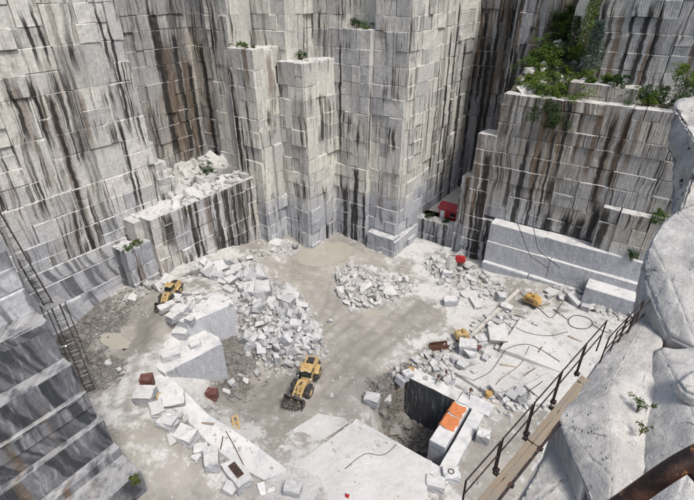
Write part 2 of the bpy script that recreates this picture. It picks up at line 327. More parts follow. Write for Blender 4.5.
M['roof_red'] = simple('red_sheet_roof', (0.33, 0.035, 0.05), 0.5, 0, 0.15, 1.0, (0.2, 0.06, 0.05), 0.2)
M['white'] = simple('white_paint', (0.74, 0.74, 0.72), 0.6, 0, 0.1, 2.0)
M['steel'] = simple('galvanised_steel', (0.42, 0.42, 0.42), 0.5, 0.3, 0.2, 2.0, (0.2, 0.15, 0.11), 0.2)
M['dark_steel'] = simple('dark_ladder_steel', (0.055, 0.052, 0.05), 0.6, 0.3, 0.3, 2.0, (0.14, 0.08, 0.05), 0.3)
M['rail'] = simple('dark_brown_rail', (0.035, 0.026, 0.024), 0.65, 0.2, 0.3, 6.0, (0.11, 0.055, 0.035), 0.3)
M['hose'] = simple('hose_rubber', (0.03, 0.03, 0.032), 0.6)
M['bark'] = simple('bark', (0.10, 0.075, 0.05), 0.9, 0, 0.4, 6)
M['rail_rail'] = simple('sawn_channel', (0.5, 0.48, 0.44), 0.8, 0, 0.2, 2)

def pipe_mat():
    g = NT('rusted_pipe'); tc = g.n('TexCoord').outputs['Object']
    n1 = g.noise(tc, 9, 7, 0.7); n2 = g.noise(tc, 30, 5, 0.7)
    col = g.mix(g.ramp(n1, 0.38, 0.6), (0.028, 0.017, 0.015), (0.10, 0.04, 0.022))
    col = g.mix(g.ramp(g.noise(tc, 11, 5, 0.65), 0.50, 0.60), col, (0.40, 0.20, 0.07))
    col = g.mix(g.ramp(n2, 0.6, 0.7, 0, 0.7), col, (0.015, 0.011, 0.011))
    h = g.math('ADD', n1, g.math('MULTIPLY', n2, 0.4))
    return g.fin(col, g.ramp(n1, 0.35, 0.65, 0.42, 0.75), g.bump(h, 0.6, 0.006), 0.15, 0.5)
M['pipe'] = pipe_mat()
def wood_mat():
    g = NT('weathered_plank'); tc = g.n('TexCoord').outputs['Object']; rnd = g.n('ObjectInfo').outputs['Random']
    v = g.n('VectorMath', {0: tc, 1: (0.6, 9, 9)}, operation='MULTIPLY').outputs[0]
    n1 = g.noise(v, 2.5, 6, 0.6)
    col = g.mix(n1, (0.25, 0.185, 0.12), (0.47, 0.39, 0.285))
    col = g.mix(g.ramp(g.noise(tc, 2.2, 5, 0.65), 0.45, 0.65, 0, 0.7), col, (0.30, 0.28, 0.25))
    col = g.mix(1.0, col, g.n('CombineColor', {i: g.ramp(rnd, 0, 1, 0.75, 1.2) for i in range(3)}).outputs[0], 'MULTIPLY')
    return g.fin(col, 0.8, g.bump(n1, 0.4, 0.01))
M['wood'] = wood_mat()
def tarp_mat():
    g = NT('orange_tarp'); tc = g.n('TexCoord').outputs['Object']
    n1 = g.noise(tc, 1.2, 5)
    col = g.mix(n1, (0.52, 0.15, 0.045), (0.62, 0.25, 0.11))
    return g.fin(col, 0.5, g.bump(g.noise(tc, 2.5, 4), 0.4, 0.05))
M['tarp'] = tarp_mat()
def leaf_mat(name, a, b):
    g = NT(name); pos = g.n('NewGeometry').outputs['Position']; rnd = g.n('ObjectInfo').outputs['Random']
    n1 = g.noise(pos, 1.6, 3); n2 = g.noise(pos, 11, 2)
    col = g.mix(g.ramp(g.math('ADD', g.math('MULTIPLY', n1, 0.6), g.math('MULTIPLY', n2, 0.5)), 0.4, 0.72), a, b)
    m = g.fin(col, 0.6, None, 0, 0.3)
    tr = g.n('BsdfTranslucent', {0: col}); mx = g.n('MixShader', {0: 0.3}); 
    g.t.links.new(g.b.outputs[0], mx.inputs[1]); g.t.links.new(tr.outputs[0], mx.inputs[2]); g.t.links.new(mx.outputs[0], g.out.inputs[0])
    return m
M['leaf'] = leaf_mat('leaf_green', (0.035, 0.075, 0.016), (0.12, 0.20, 0.035))
M['leaf_dark'] = leaf_mat('leaf_dark_green', (0.02, 0.05, 0.014), (0.06, 0.11, 0.028))
M['leaf_lime'] = leaf_mat('leaf_lime', (0.075, 0.13, 0.02), (0.21, 0.29, 0.05))
M['leaf_blue'] = leaf_mat('leaf_bluegreen', (0.06, 0.10, 0.085), (0.14, 0.19, 0.16))
M['grass'] = leaf_mat('dry_grass', (0.06, 0.09, 0.02), (0.17, 0.17, 0.06))

def ground_mat():
    g = NT('quarry_floor'); geo = g.n('NewGeometry'); pos = geo.outputs['Position']
    at = g.n('Attribute', attribute_name='dust'); du = at.outputs['Fac']
    mu = g.n('Attribute', attribute_name='mud').outputs['Fac']
    trk = g.n('Attribute', attribute_name='track').outputs['Fac']
    n1 = g.noise(pos, 0.16, 6, 0.62); n2 = g.noise(pos, 0.7, 7, 0.68); n3 = g.noise(pos, 3.2, 6, 0.7)
    base = g.mix(g.ramp(n1, 0.35, 0.65), (0.258, 0.242, 0.214), (0.368, 0.347, 0.31))
    base = g.mix(g.ramp(n2, 0.45, 0.7, 0, 0.6), base, (0.42, 0.405, 0.37))
    dm = g.ramp(g.math('ADD', g.math('ADD', du, g.math('MULTIPLY', g.math('SUBTRACT', n2, 0.5), 1.5)), g.math('MULTIPLY', g.math('SUBTRACT', n1, 0.5), 1.2)), 0.38, 0.66)
    dcol = g.mix(g.ramp(n3, 0.35, 0.68), (0.49, 0.482, 0.46), (0.63, 0.622, 0.598))
    dcol = g.mix(g.ramp(g.noise(pos, 0.30, 6, 0.66), 0.50, 0.66, 0, 0.85), dcol, (0.34, 0.332, 0.308))
    col = g.mix(dm, base, dcol)
    mm = g.ramp(g.math('ADD', mu, g.math('MULTIPLY', g.math('SUBTRACT', n2, 0.5), 1.3)), 0.35, 0.6)
    mcol = g.mix(g.ramp(n3, 0.4, 0.65), (0.095, 0.086, 0.074), (0.25, 0.235, 0.21))
    col = g.mix(mm, col, mcol)
    col = g.mix(g.math('MULTIPLY', trk, g.ramp(n2, 0.35, 0.6, 0.35, 0.85)), col, (0.205, 0.193, 0.168))
    col = g.mix(g.ramp(n3, 0.60, 0.74, 0, 0.2), col, (0.24, 0.225, 0.205))
    h = g.math('ADD', g.math('MULTIPLY', n2, 1.0), g.math('MULTIPLY', n3, 0.45))
    return g.fin(col, g.ramp(mm, 0, 1, 0.9, 0.75), g.bump(h, 0.45, 0.18))
M['ground'] = ground_mat()
def water_mat():
    g = NT('milky_puddle'); pos = g.n('NewGeometry').outputs['Position']
    col = g.mix(g.noise(pos, 0.5, 4), (0.36, 0.335, 0.28), (0.43, 0.405, 0.345))
    return g.fin(col, 0.05, g.bump(g.noise(pos, 3, 2), 0.04, 0.02), 0, 0.7)
M['water'] = water_mat()

# ------------------------------------------------------------------ terrain
CP = [(40,330,5),(60,335,5),(80,320,5.2),(110,345,5),(95,305,6),(118,300,6.5),(150,278,8),(172,297,9),(140,325,7),(150,350,6.5),(130,375,5.8),(110,400,5.2),(100,430,5),(150,430,5.5),(150,400,6),(160,480,4.5),(200,490,3.2),(235,495,1.8),
 (190,285,9),(215,270,8),(240,262,6),(265,252,4.5),(290,236,3.6),(325,255,2),(340,242,2),(300,280,2.2),(330,300,1),(270,300,2),(270,330,1.2),(300,350,0),(330,350,0),(250,360,-1),(228,390,-2.8),(240,405,-2.2),(262,415,-1.2),(300,400,-.3),(295,425,0),(370,370,0),(380,330,.3),(400,258,1),(410,300,.5),(430,345,.3),(440,250,1),(470,300,.8),(500,285,1.8),(520,330,1.2),(560,330,2),(600,330,2.8),(545,285,3),(590,300,3),(630,315,4),(480,380,.3),(540,400,1),(500,430,0),(480,480,0),(430,480,0),(350,450,0),(310,460,.8),(390,500,0),(300,510,1.6),(180,302,9.3),(205,290,9.1),(157,345,7.2),(150,365,6.9),(160,330,7.8),(170,312,9.6),(150,385,5.7),(165,402,5.1),(183,424,4.6),(208,450,3.7),(238,474,2.4),(262,488,1.3),(150,350,7.3),(146,335,7.6),(165,312,9.5)]
cp = np.array([(WP(*c).x, WP(*c).y, c[2]) for c in CP] + [(-90, 60, 10), (-80, 20, 6), (-90, 0, 5), (-60, 0, 5), (-30, 0, 4), (0, 20, 1), (20, 50, 1.5), (25, 90, 4), (-30, 125, 3), (-60, 125, 4), (10, 0, 2)])
def tps_fit(p, v, reg):
    n = len(p); d = np.sqrt(((p[:, None] - p[None]) ** 2).sum(-1)) + 1e-9
    K = d * d * np.log(d) + reg * np.eye(n); Pm = np.c_[np.ones(n), p]
    A = np.zeros((n + 3, n + 3)); A[:n, :n] = K; A[:n, n:] = Pm; A[n:, :n] = Pm.T
    return np.linalg.solve(A, np.r_[v, np.zeros(3)])
TW = tps_fit(cp[:, :2], cp[:, 2], 12.0)
def tps(xy):
    d = np.sqrt(((xy[:, None] - cp[None, :, :2]) ** 2).sum(-1)) + 1e-9
    return (d * d * np.log(d)) @ TW[:-3] + TW[-3] + xy @ TW[-2:]
def pxpoly(L, z): return [(WP(a, b, z).x, WP(a, b, z).y) for a, b in L]
PILE1 = pxpoly([(200,300),(220,288),(248,283),(283,288),(306,303),(318,327),(318,341),(297,354),(262,352),(240,336),(230,312)], 2.0)
PILE2 = pxpoly([(338,277),(355,268),(385,271),(410,279),(406,290),(390,300),(367,308),(350,306),(338,292)], 0.8)
PILE3 = pxpoly([(426,264),(440,252),(456,254),(472,268),(457,280),(436,275)], 1.0)
HOLE = [(-24.5, 37.4), (-11.2, 37.4), (-11.2, 50.0), (-22.4, 50.0), (-24.5, 46.0)]
def hole_z(x, y):
    d = sstep(-25.0, -19.5, x + 0.18 * (y - 37)) * 8.6
    return -d - 0.3
def mound(x, y):
    m = 0
    for P, mh, sl in ((PILE1, 1.9, .45), (PILE2, 1.3, .4), (PILE3, 0.9, .35)):
        if inpoly(x, y, P): m = max(m, min(mh, edged(x, y, P) * sl))
    return m
def ground_raw(x, y):
    z = float(tps(np.array([[x, y]]))[0]) + mound(x, y)
    if inpoly(x, y, HOLE): z = min(z, hole_z(x, y))
    return z
# sawn benches left standing above the dug floor: (pixel outline of the top, top height)
def bench_poly(L, z): return pxpoly(L, z)
BENCH = {'upper': (bench_poly([(187,323),(234,303),(231,297),(212,292),(188,297),(168,306),(172,318)], 9.3), 9.3),
         'middle': (bench_poly([(164,373),(222,343),(219,337),(200,326),(186,318),(170,318),(152,330),(146,350),(152,366)], 6.4), 6.4),
         }
FB = [WP(*q) for q in ((150,364,5.9),(166,374,5.6),(206,409,4.4),(262,449,2.0),(290,472,.9),(264,482,1.3),(236,466,2.5),(206,440,3.9),(178,412,4.9),(156,394,5.5))]
_A = np.array([(p.x, p.y, 1) for p in FB]); FBP = np.linalg.lstsq(_A, np.array([p.z for p in FB]), rcond=None)[0]
FBZ = lambda x, y: float(FBP[0] * x + FBP[1] * y + FBP[2])
BENCH['front'] = ([(p.x, p.y) for p in FB], FBZ)
def zt_(t, x, y): return t(x, y) if callable(t) else t
SLAB = {'large': (bench_poly([(351,423),(432,461),(425,500),(420,560),(250,560),(286,470)], 0.9), 0.9),
        'small': (bench_poly([(310,427),(347,417),(340,421),(349,424),(310,451),(284,437)], 0.25), 0.25)}
SLAB['left'] = (bench_poly([(262,457),(281,444),(306,451),(286,468)], 0.8), 0.8)
SLAB['bench'] = (bench_poly([(520,318),(578,346),(562,372),(500,348)], 1.75), 1.75)
SLAB['bench2'] = (bench_poly([(455,372),(480,362),(520,382),(492,396)], 0.75), 0.75)
SLAB['bench3'] = (bench_poly([(525,385),(548,372),(575,388),(548,405)], 1.5), 1.5)
SLAB['small'] = (bench_poly([(276,440),(318,413),(345,418),(349,423),(306,449)], 0.3), 0.3)
def ground_z(x, y):
    z = ground_raw(x, y)
    for P, t in list(BENCH.values()) + list(SLAB.values()):
        if inpoly(x, y, P): z = max(z, zt_(t, x, y))
    return z
def G(px, py):
    """first point of the built ground on the sight line of a pixel"""
    r = ray(px, py); t = (14 - CAM_H) / r.z; p = CAMV + r * t
    while p.z > -12:
        p = p + r * (0.25 / abs(r.z))
        if p.z <= ground_z(p.x, p.y): break
    p.z = ground_z(p.x, p.y); return p

ST = 0.6
xs = np.arange(-96, 30, ST); ys = np.arange(-6, 128, ST); NX, NY = len(xs), len(ys)
gx, gy = np.meshgrid(xs, ys, indexing='ij'); xy = np.c_[gx.ravel(), gy.ravel()]
gz = np.concatenate([tps(c) for c in np.array_split(xy, 20)])
# where the floor is white stone powder, dirt or damp mud (photo places, carried to the ground)
DP = [(500,330,1),(540,370,1),(470,370,1),(430,345,.7),(400,370,.35),(520,400,1),(560,340,1),(480,320,.8),(440,290,.9),(420,250,.8),(440,265,.7),(470,285,.85),(330,470,1),(390,460,1),(370,440,1),(300,490,.9),(230,430,.7),(190,390,.95),(180,350,1),(150,380,.9),(155,410,.8),(120,415,.8),(135,435,.35),(150,450,.6),(170,460,.35),(215,480,.5),(250,490,.4),(140,300,.25),(120,330,.1),(150,330,.15),(90,340,.1),(200,300,.8),(230,285,.6),(180,270,.75),(220,260,.6),(270,258,.35),(330,270,.15),(320,300,.1),(360,330,.05),(330,360,.1),(340,390,.15),(280,390,.15),(300,415,.25),(240,400,.2),(380,390,.3),(500,440,.35),(470,460,.3),(540,440,.6),(420,490,.6),(340,340,.0),(420,320,.05),(370,260,.2),(400,275,.35),(300,250,.2),(560,290,.55),(600,310,.7),(530,300,.5),(590,340,.95),(450,420,.5),(110,300,.35),(345,410,.3),(375,410,.35),(400,345,.5),(150,440,.1),(170,480,.15),(190,475,.2),(140,460,.15),(120,440,.3),(130,410,.45),(105,405,.5),(205,490,.25),(480,450,.15),(510,420,.25),(500,460,.2),(470,430,.3),(520,445,.3),(345,400,.2),(320,425,.35),(270,405,.15),(410,395,.4),(385,350,.15),(525,300,.3),(545,290,.3),(250,395,.1)]
MP = [(85,330,1),(75,345,1),(95,310,1),(100,375,.9),(110,325,.7),(85,370,.8),(130,300,.4),(240,355,1),(250,345,.8),(230,370,1),(235,390,.6),(265,370,.25),(400,420,1),(425,440,1),(385,405,.6),(410,410,1)]
def idw(pts, default, pw=3.0, far=None):
    P = np.array([(G(a, b).x, G(a, b).y) for a, b, _ in pts]); V = np.array([v for _, _, v in pts]); out = []
    for c in np.array_split(xy, 20):
        d = np.sqrt(((c[:, None] - P[None]) ** 2).sum(-1)) + .5; w = d ** -pw
        val = (w * V).sum(1) / w.sum(1)
        if far: val = val * np.clip(1.5 - d.min(1) / far, 0, 1)
        out.append(val)
    return np.concatenate(out)
dust = idw(DP, 0); mud = idw(MP, 0, 3.0, 4.0)
# tyre tracks
TR = [[(120,400),(126,370),(140,335),(158,312),(176,298),(205,280),(240,266)],[(135,410),(140,375),(152,345),(168,320)],
      [(308,352),(330,335),(352,318),(372,300),(395,280),(408,262)],[(322,378),(345,355),(372,338),(395,318),(415,300)],[(330,392),(352,372),(372,352),(392,338)],[(300,360),(318,330),(332,305),(335,285)],[(284,372),(270,385),(262,395)]]
trk = np.zeros(len(xy))
for L in TR:
    pts = [G(a, b) for a, b in L]
    for i in range(len(pts) - 1):
        a, b = pts[i], pts[i + 1]; d = Vector((b.x - a.x, b.y - a.y)); ln = d.length
        if ln < .1: continue
        t = np.clip(((xy[:, 0] - a.x) * d.x + (xy[:, 1] - a.y) * d.y) / (ln * ln), 0, 1)
        dist = np.hypot(xy[:, 0] - a.x - t * d.x, xy[:, 1] - a.y - t * d.y)
        trk = np.maximum(trk, np.clip(1 - np.abs(dist - 1.15) / .6, 0, 1))
zz = gz.copy()
# shallow puddles: the floor is levelled under each
def smooth_poly(px):
    pts = [G(a, b) for a, b in px]; n = len(pts); out = []
    for i in range(n):
        for t in (0, .25, .5, .75):
            a, b = pts[i], pts[(i + 1) % n]; p0, p3 = pts[i - 1], pts[(i + 2) % n]
            q = .5 * ((2 * a) + (b - p0) * t + (2 * p0 - 5 * a + 4 * b - p3) * t * t + (3 * a - p0 - 3 * b + p3) * t ** 3)
            out.append((q.x, q.y))
    return out, sum(p.z for p in pts) / n
PUDDLES = [smooth_poly(L) for L in ([(101,341),(110,335),(124,335),(130,341),(124,349),(110,351)], [(297,251),(316,243),(340,244),(352,252),(345,262),(325,267),(303,265)], [(362,311),(372,309),(381,312),(378,318),(366,318)], [(470,281),(482,279),(489,284),(482,290),(472,288)], [(140,288),(149,280),(156,277),(150,285)])]
for i, (x, y) in enumerate(xy):
    x = float(x); y = float(y)
    m = mound(x, y); z = zz[i] + m
    z += 0.16 * fbm((x * .22, y * .22, 0)) + (0.10 + 0.25 * float(mud[i])) * fbm((x * .8, y * .8, 3)) * 0.6
    if -26 < x < -10 and 36 < y < 51 and inpoly(x, y, HOLE): z = min(z, hole_z(x, y) + .35 * fbm((x * .7, y * .7, 1)))
    z -= 0.16 * trk[i]
    for P, pz in PUDDLES:
        if abs(x - P[0][0]) < 25 and abs(y - P[0][1]) < 25:
            e = edged(x, y, P)
            if inpoly(x, y, P): z = min(z, pz) if e < .5 else pz - .15
            elif e < 4: z = pz + .05 + (z - pz - .05) * sstep(0, 4, e) + .03 * fbm((x, y, 6))
    zz[i] = z
verts = np.c_[xy, zz].tolist()
faces = [(i * NY + j, (i + 1) * NY + j, (i + 1) * NY + j + 1, i * NY + j + 1) for i in range(NX - 1) for j in range(NY - 1)]
me = bpy.data.meshes.new('quarry_floor'); me.from_pydata(verts, [], faces); me.update()
for nm, arr in (('dust', dust), ('mud', mud), ('track', trk)):
    a = me.attributes.new(nm, 'FLOAT', 'POINT'); a.data.foreach_set('value', np.ascontiguousarray(arr, dtype=np.float32))
floor = link('ground', me, M['ground'], None, True); tag(floor, kind='structure')

# ------------------------------------------------------------------ quarry walls of granite blocks
def block_mesh(seed, chip=1.0):
    R = random.Random(seed); W, D, Hh = 4.0, 3.0, 4.0
    fx = [-.5, -.465, R.uniform(-.2, .2), .465, .5]; fz = [-.5, -.465, R.uniform(-.1, .25), .465, .5]
    vs = []; idx = {}
    for j, b in enumerate(fz):
        for i, a in enumerate(fx):
            border = i in (0, 4) or j in (0, 4)
            y = -D / 2 + ((R.uniform(.02, .13) if j == 4 else R.uniform(.015, .06)) * chip if border else R.uniform(-.05, .09))
            ja = R.uniform(-.012, .012) if 0 < i < 4 else 0; jb = R.uniform(-.014, .014) if 0 < j < 4 else 0
            idx[i, j] = len(vs); vs.append(((a + ja) * W, y, (b + jb) * Hh))
    fs = [(idx[i, j], idx[i + 1, j], idx[i + 1, j + 1], idx[i, j + 1]) for j in range(4) for i in range(4)]
    n = len(vs); vs += [(-.5 * W, D / 2, -.5 * Hh), (.5 * W, D / 2, -.5 * Hh), (.5 * W, D / 2, .5 * Hh), (-.5 * W, D / 2, .5 * Hh)]
    fs += [tuple(idx[i, 4] for i in range(5)) + (n + 2, n + 3), tuple(idx[4 - i, 0] for i in range(5)) + (n, n + 1),
           tuple(idx[4, j] for j in range(5)) + (n + 2, n + 1), tuple(idx[0, 4 - j] for j in range(5)) + (n, n + 3), (n + 1, n, n + 3, n + 2)]
    me = bpy.data.meshes.new('granite_block'); me.from_pydata(vs, [], fs); me.update()
    bm = bmesh.new(); bm.from_mesh(me); bmesh.ops.recalc_face_normals(bm, faces=bm.faces); bm.to_mesh(me); bm.free()
    return me
BVAR = {}
def block_var(mat, k):
    if (mat, k) not in BVAR:
        me = block_mesh(100 + k); me.materials.append(M[mat]); BVAR[mat, k] = me
    return BVAR[mat, k]
LIFTS = [-6.0]
_r = random.Random(77)
while LIFTS[-1] < 62: LIFTS.append(LIFTS[-1] + _r.uniform(2.45, 3.5))
def lifts(z0, z1, off=0.0):
    L = [z0] + [z + off for z in LIFTS if z0 + 1.3 < z + off < z1 - 1.3] + [z1]
    return L
def wall(root, axis, c, s0, s1, z0, z1, mat, batter=0.12, wmin=2.2, wmax=6.0, off=0.0, seed=1, rough=0.07, depth=3.0, core=True, slope=0.0, single=False):
    """a quarry face: axis 'X' looks towards +X at X=c and runs along Y; axis 'Y' looks towards -Y at Y=c and runs along X"""
    R = random.Random(seed); L = [z0, z1] if single else lifts(z0, z1, off); n = len(L) - 1
    for k in range(n):
        a, b = L[k], L[k + 1]; out = batter * .5 * (n - 1 - k); s = s0
        cw = R.uniform(-.06, .06); wav = R.uniform(-.35, .35)
        if k % 4 == 0:
            joints = [s0]
            while joints[-1] < s1 - .2:
                w = R.uniform(wmin, wmax) * (.66 if wmax < 9 else .9)
                if s1 - (joints[-1] + w) < wmin * .7: w = s1 - joints[-1]
                joints.append(joints[-1] + w)
        if k % 4 == 0: cols = {}
        js = [joints[0]] + [j + R.uniform(-.15, .15) for j in joints[1:-1] if R.random() < .72] + [joints[-1]]
        splits = list(zip(js[:-1], js[1:]))
        taken = nxt if k else []
        nxt = []
        for (ta, tb) in taken:                                      # leave room for blocks that reach up from the course below
            cutl = []
            for (p, q) in splits:
                if q <= ta + .05 or p >= tb - .05: cutl.append((p, q)); continue
                if ta - p > .4: cutl.append((p, ta))
                if q - tb > .4: cutl.append((tb, q))
            splits = cutl
        for (p, q) in splits:
            segs = [(a, b)]
            if not single and k + 1 < n and R.random() < .12:
                segs = [(a, L[k + 2])]; nxt.append((p, q))
            if segs == [(a, b)] and b - a > 3.0 and R.random() < .08:
                m = a + (b - a) * R.uniform(.35, .65); segs = [(a, m), (m, b)]
            t0 = R.uniform(-.06, .06)
            for (e, f) in segs:
                o = bpy.data.objects.new('granite_block', block_var(mat, R.randrange(8))); COL.objects.link(o); o.parent = root
                off_n = out + cw + cols.setdefault(int(p * .45), R.uniform(-1, 1) ** 3 * .42) + R.uniform(-rough, rough) + (R.uniform(.15, .5) * (1 if R.random() < .6 else -1) if R.random() < .035 else 0)
                zc = (e + f) / 2; sc = (p + q) / 2
                o.scale = ((q - p - R.choice((.02, .03, .05, .12, .2))) / 4, depth / 3, (f - e - R.uniform(.01, .05)) / 4)
                tz = slope * (sc - s0)
                if axis == 'X':
                    o.location = (c + off_n - depth / 2, sc, zc + t0 + tz); o.rotation_euler = (R.uniform(-.004, .004), R.uniform(-.004, .008), math.pi / 2 + R.uniform(-.012, .012))
                else:
                    o.location = (sc, c - off_n + depth / 2, zc + t0 + tz); o.rotation_euler = (R.uniform(-.004, .008), R.uniform(-.004, .004), R.uniform(-.012, .012))
    if core:
        tk = 1.4
        mb = MB()
        if axis == 'X': mb.box(c - depth - 3, c - tk, s0 + .05, s1 - .05, z0, z1 - .4)
        else: mb.box(s0 + .05, s1 - .05, c + tk, c + depth + 3, z0, z1 - .4)
        mb.build('rock_core', M[mat], root)
def wroot(name, loc=(0, 0, 0)): return tag(empty(name, loc), kind='structure')

W = wroot('quarry_wall_left')
wall(W, 'X', -77.0, -2, 46.0, 26.9, 61, 'wall_left', .20, 2.5, 7, seed=11)
wall(W, 'X', -75.6, -2, 44.5, 16, 26.9, 'wall_left', .35, 3, 7, seed=12)
for k, (z0_, z1_) in enumerate(((1, 5.3), (5.3, 9.4), (9.4, 13.5), (13.5, 16))): wall(W, 'X', -73.5 - .4 * k, -2, 36.5, z0_, z1_, 'wall_zebra_pale', .0, 9, 14, seed=130 + k, single=True)
wall(W, 'Y', 33.4, -76, -70.6, 2, 15.4, 'wall_left', .1, 2.5, 4, seed=14, depth=3)
wall(W, 'X', -70.6, 33.4, 39.5, 2, 15.4, 'wall_left', .15, 2.5, 5, seed=15)
for k, (y0, y1, zt, X) in enumerate([(44.6, 47.2, 30.5, -76.6), (46.0, 48.6, 26.6, -76.0), (47.2, 50.0, 23.0, -76.2)]):
    wall(W, 'X', X, y0, y1, 17.5, zt, 'wall_left', .1, 2.0, 3, seed=16 + k)
W = wroot('quarry_wall_rubble_ledge')
wall(W, 'X', -69.4, 38.5, 65.6, 1, 19.8, 'wall_ledge', .18, 2.4, 5.0, seed=21)
MB().box(-90, -72, 37, 67, 2, 19.2).build('ledge_top', M['slab'], W)
W = wroot('quarry_wall_recess')
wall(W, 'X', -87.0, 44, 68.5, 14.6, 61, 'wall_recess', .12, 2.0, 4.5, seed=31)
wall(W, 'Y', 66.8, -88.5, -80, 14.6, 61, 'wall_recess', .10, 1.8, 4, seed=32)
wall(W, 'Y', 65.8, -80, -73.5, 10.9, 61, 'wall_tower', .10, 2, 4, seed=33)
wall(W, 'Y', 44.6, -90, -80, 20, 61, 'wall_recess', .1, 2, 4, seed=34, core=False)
W = wroot('quarry_wall_tower')
wall(W, 'Y', 64.4, -73.7, -66.6, -1, 45.2, 'wall_tower', .06, 2.2, 4.2, seed=41)
wall(W, 'X', -66.6, 64.6, 73.2, -1, 45.2, 'wall_tower', .05, 3, 5, seed=42)
MB().box(-73.5, -68.5, 66.5, 73, 40, 44.9).build('tower_top', M['slab'], W)
wall(W, 'Y', 70.6, -66.4, -59.8, -1, 42.7, 'wall_tower', .05, 2.2, 4, seed=43)
wall(W, 'X', -59.6, 70.8, 81.0, -1, 42.7, 'wall_tower', .05, 3, 5.5, seed=44)
MB().box(-66.5, -61.5, 72.5, 81, 38, 42.4).build('tower_top', M['slab'], W)
W = wroot('quarry_wall_upper_centre')
wall(W, 'Y', 72.2, -74, -65, 40, 61, 'wall_tower', .08, 2.5, 5, seed=51)
wall(W, 'X', -65.2, 72.4, 82, 40, 61, 'wall_tower', .08, 2.5, 5, seed=52)
wall(W, 'Y', 80.6, -66, -57.5, 38, 61, 'wall_tower', .08, 2.5, 5, seed=53)
W = wroot('quarry_wall_pillar')
wall(W, 'Y', 80.6, -59.8, -51.0, -2, 48.2, 'wall_tower', .05, 2.2, 4.5, seed=61)
MB().box(-59, -51.5, 82.5, 86, 42, 47.9).build('pillar_top', M['slab'], W)
wall(W, 'Y', 84.4, -60, -51, 46, 61, 'wall_tower', .05, 2.5, 5, seed=62)
W = wroot('quarry_wall_great_buttress')
wall(W, 'Y', 82.4, -51.0, -43.6, -2, 61, 'wall_tower', .06, 2.5, 4.5, seed=71)
wall(W, 'X', -43.6, 82.6, 118.5, -2, 61, 'wall_big', .06, 2.6, 5.5, seed=72)
wall(W, 'Y', 79.6, -50.0, -43.0, -2, 5.6, 'wall_tower', .15, 2.5, 4, seed=73)
wall(W, 'X', -42.6, 79.8, 92, -2, 5.0, 'wall_big', .1, 3, 5, seed=74)
W = wroot('quarry_wall_back_corner')
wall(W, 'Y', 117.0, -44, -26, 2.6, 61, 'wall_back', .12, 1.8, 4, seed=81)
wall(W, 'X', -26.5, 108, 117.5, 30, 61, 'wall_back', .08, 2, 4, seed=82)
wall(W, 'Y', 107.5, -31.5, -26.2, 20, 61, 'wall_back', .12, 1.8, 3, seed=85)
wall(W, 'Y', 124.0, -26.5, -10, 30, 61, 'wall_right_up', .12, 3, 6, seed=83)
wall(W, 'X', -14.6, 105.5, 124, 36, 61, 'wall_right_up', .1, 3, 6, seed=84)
W = wroot('quarry_wall_shed_ledge')
wall(W, 'Y', 91.4, -43.6, -33.6, -2, 6.6, 'wall_ledge', .15, 1.8, 3.4, seed=91)
MB().box(-43.5, -33, 93, 118, 2, 6.2).build('ledge_top', M['talus'], W)
W = wroot('quarry_wall_right')
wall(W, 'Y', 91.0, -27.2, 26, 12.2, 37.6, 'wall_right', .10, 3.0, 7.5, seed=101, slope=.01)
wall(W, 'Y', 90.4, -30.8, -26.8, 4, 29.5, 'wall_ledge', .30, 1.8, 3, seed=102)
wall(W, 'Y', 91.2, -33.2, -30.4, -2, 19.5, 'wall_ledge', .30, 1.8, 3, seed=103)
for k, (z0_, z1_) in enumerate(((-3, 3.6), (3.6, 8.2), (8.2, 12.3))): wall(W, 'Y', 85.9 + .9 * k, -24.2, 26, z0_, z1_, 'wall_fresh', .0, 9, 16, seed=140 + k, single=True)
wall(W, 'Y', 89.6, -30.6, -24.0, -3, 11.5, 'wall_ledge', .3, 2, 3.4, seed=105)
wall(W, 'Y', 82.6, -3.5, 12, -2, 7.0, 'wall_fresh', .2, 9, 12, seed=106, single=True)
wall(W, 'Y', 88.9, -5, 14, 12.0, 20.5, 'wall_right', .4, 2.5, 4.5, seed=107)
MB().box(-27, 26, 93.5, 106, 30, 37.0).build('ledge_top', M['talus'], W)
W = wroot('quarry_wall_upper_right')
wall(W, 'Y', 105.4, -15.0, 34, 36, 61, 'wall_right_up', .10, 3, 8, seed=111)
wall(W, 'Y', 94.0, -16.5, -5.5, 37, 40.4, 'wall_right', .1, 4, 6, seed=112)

W = wroot('quarry_wall_near_left')
for k, (x, z0, z1, y1) in enumerate([(-47.5, 24, 46, 12.0), (-44.7, 21.8, 27.0, 12.0), (-42.9, 18.0, 21.9, 12.1), (-42.65, 13.5, 18.05, 12.2), (-42.35, 9.3, 13.5, 12.5), (-40.8, 5.5, 9.35, 12.7), (-37.4, 2.0, 8.2, 12.6)]):
    wall(W, 'X', x, -14, y1, z0, z1, 'wall_zebra_pale' if k == 0 else 'wall_zebra', .03, 12, 20, seed=120 + k, depth=5.0, rough=.08, single=k > 0)

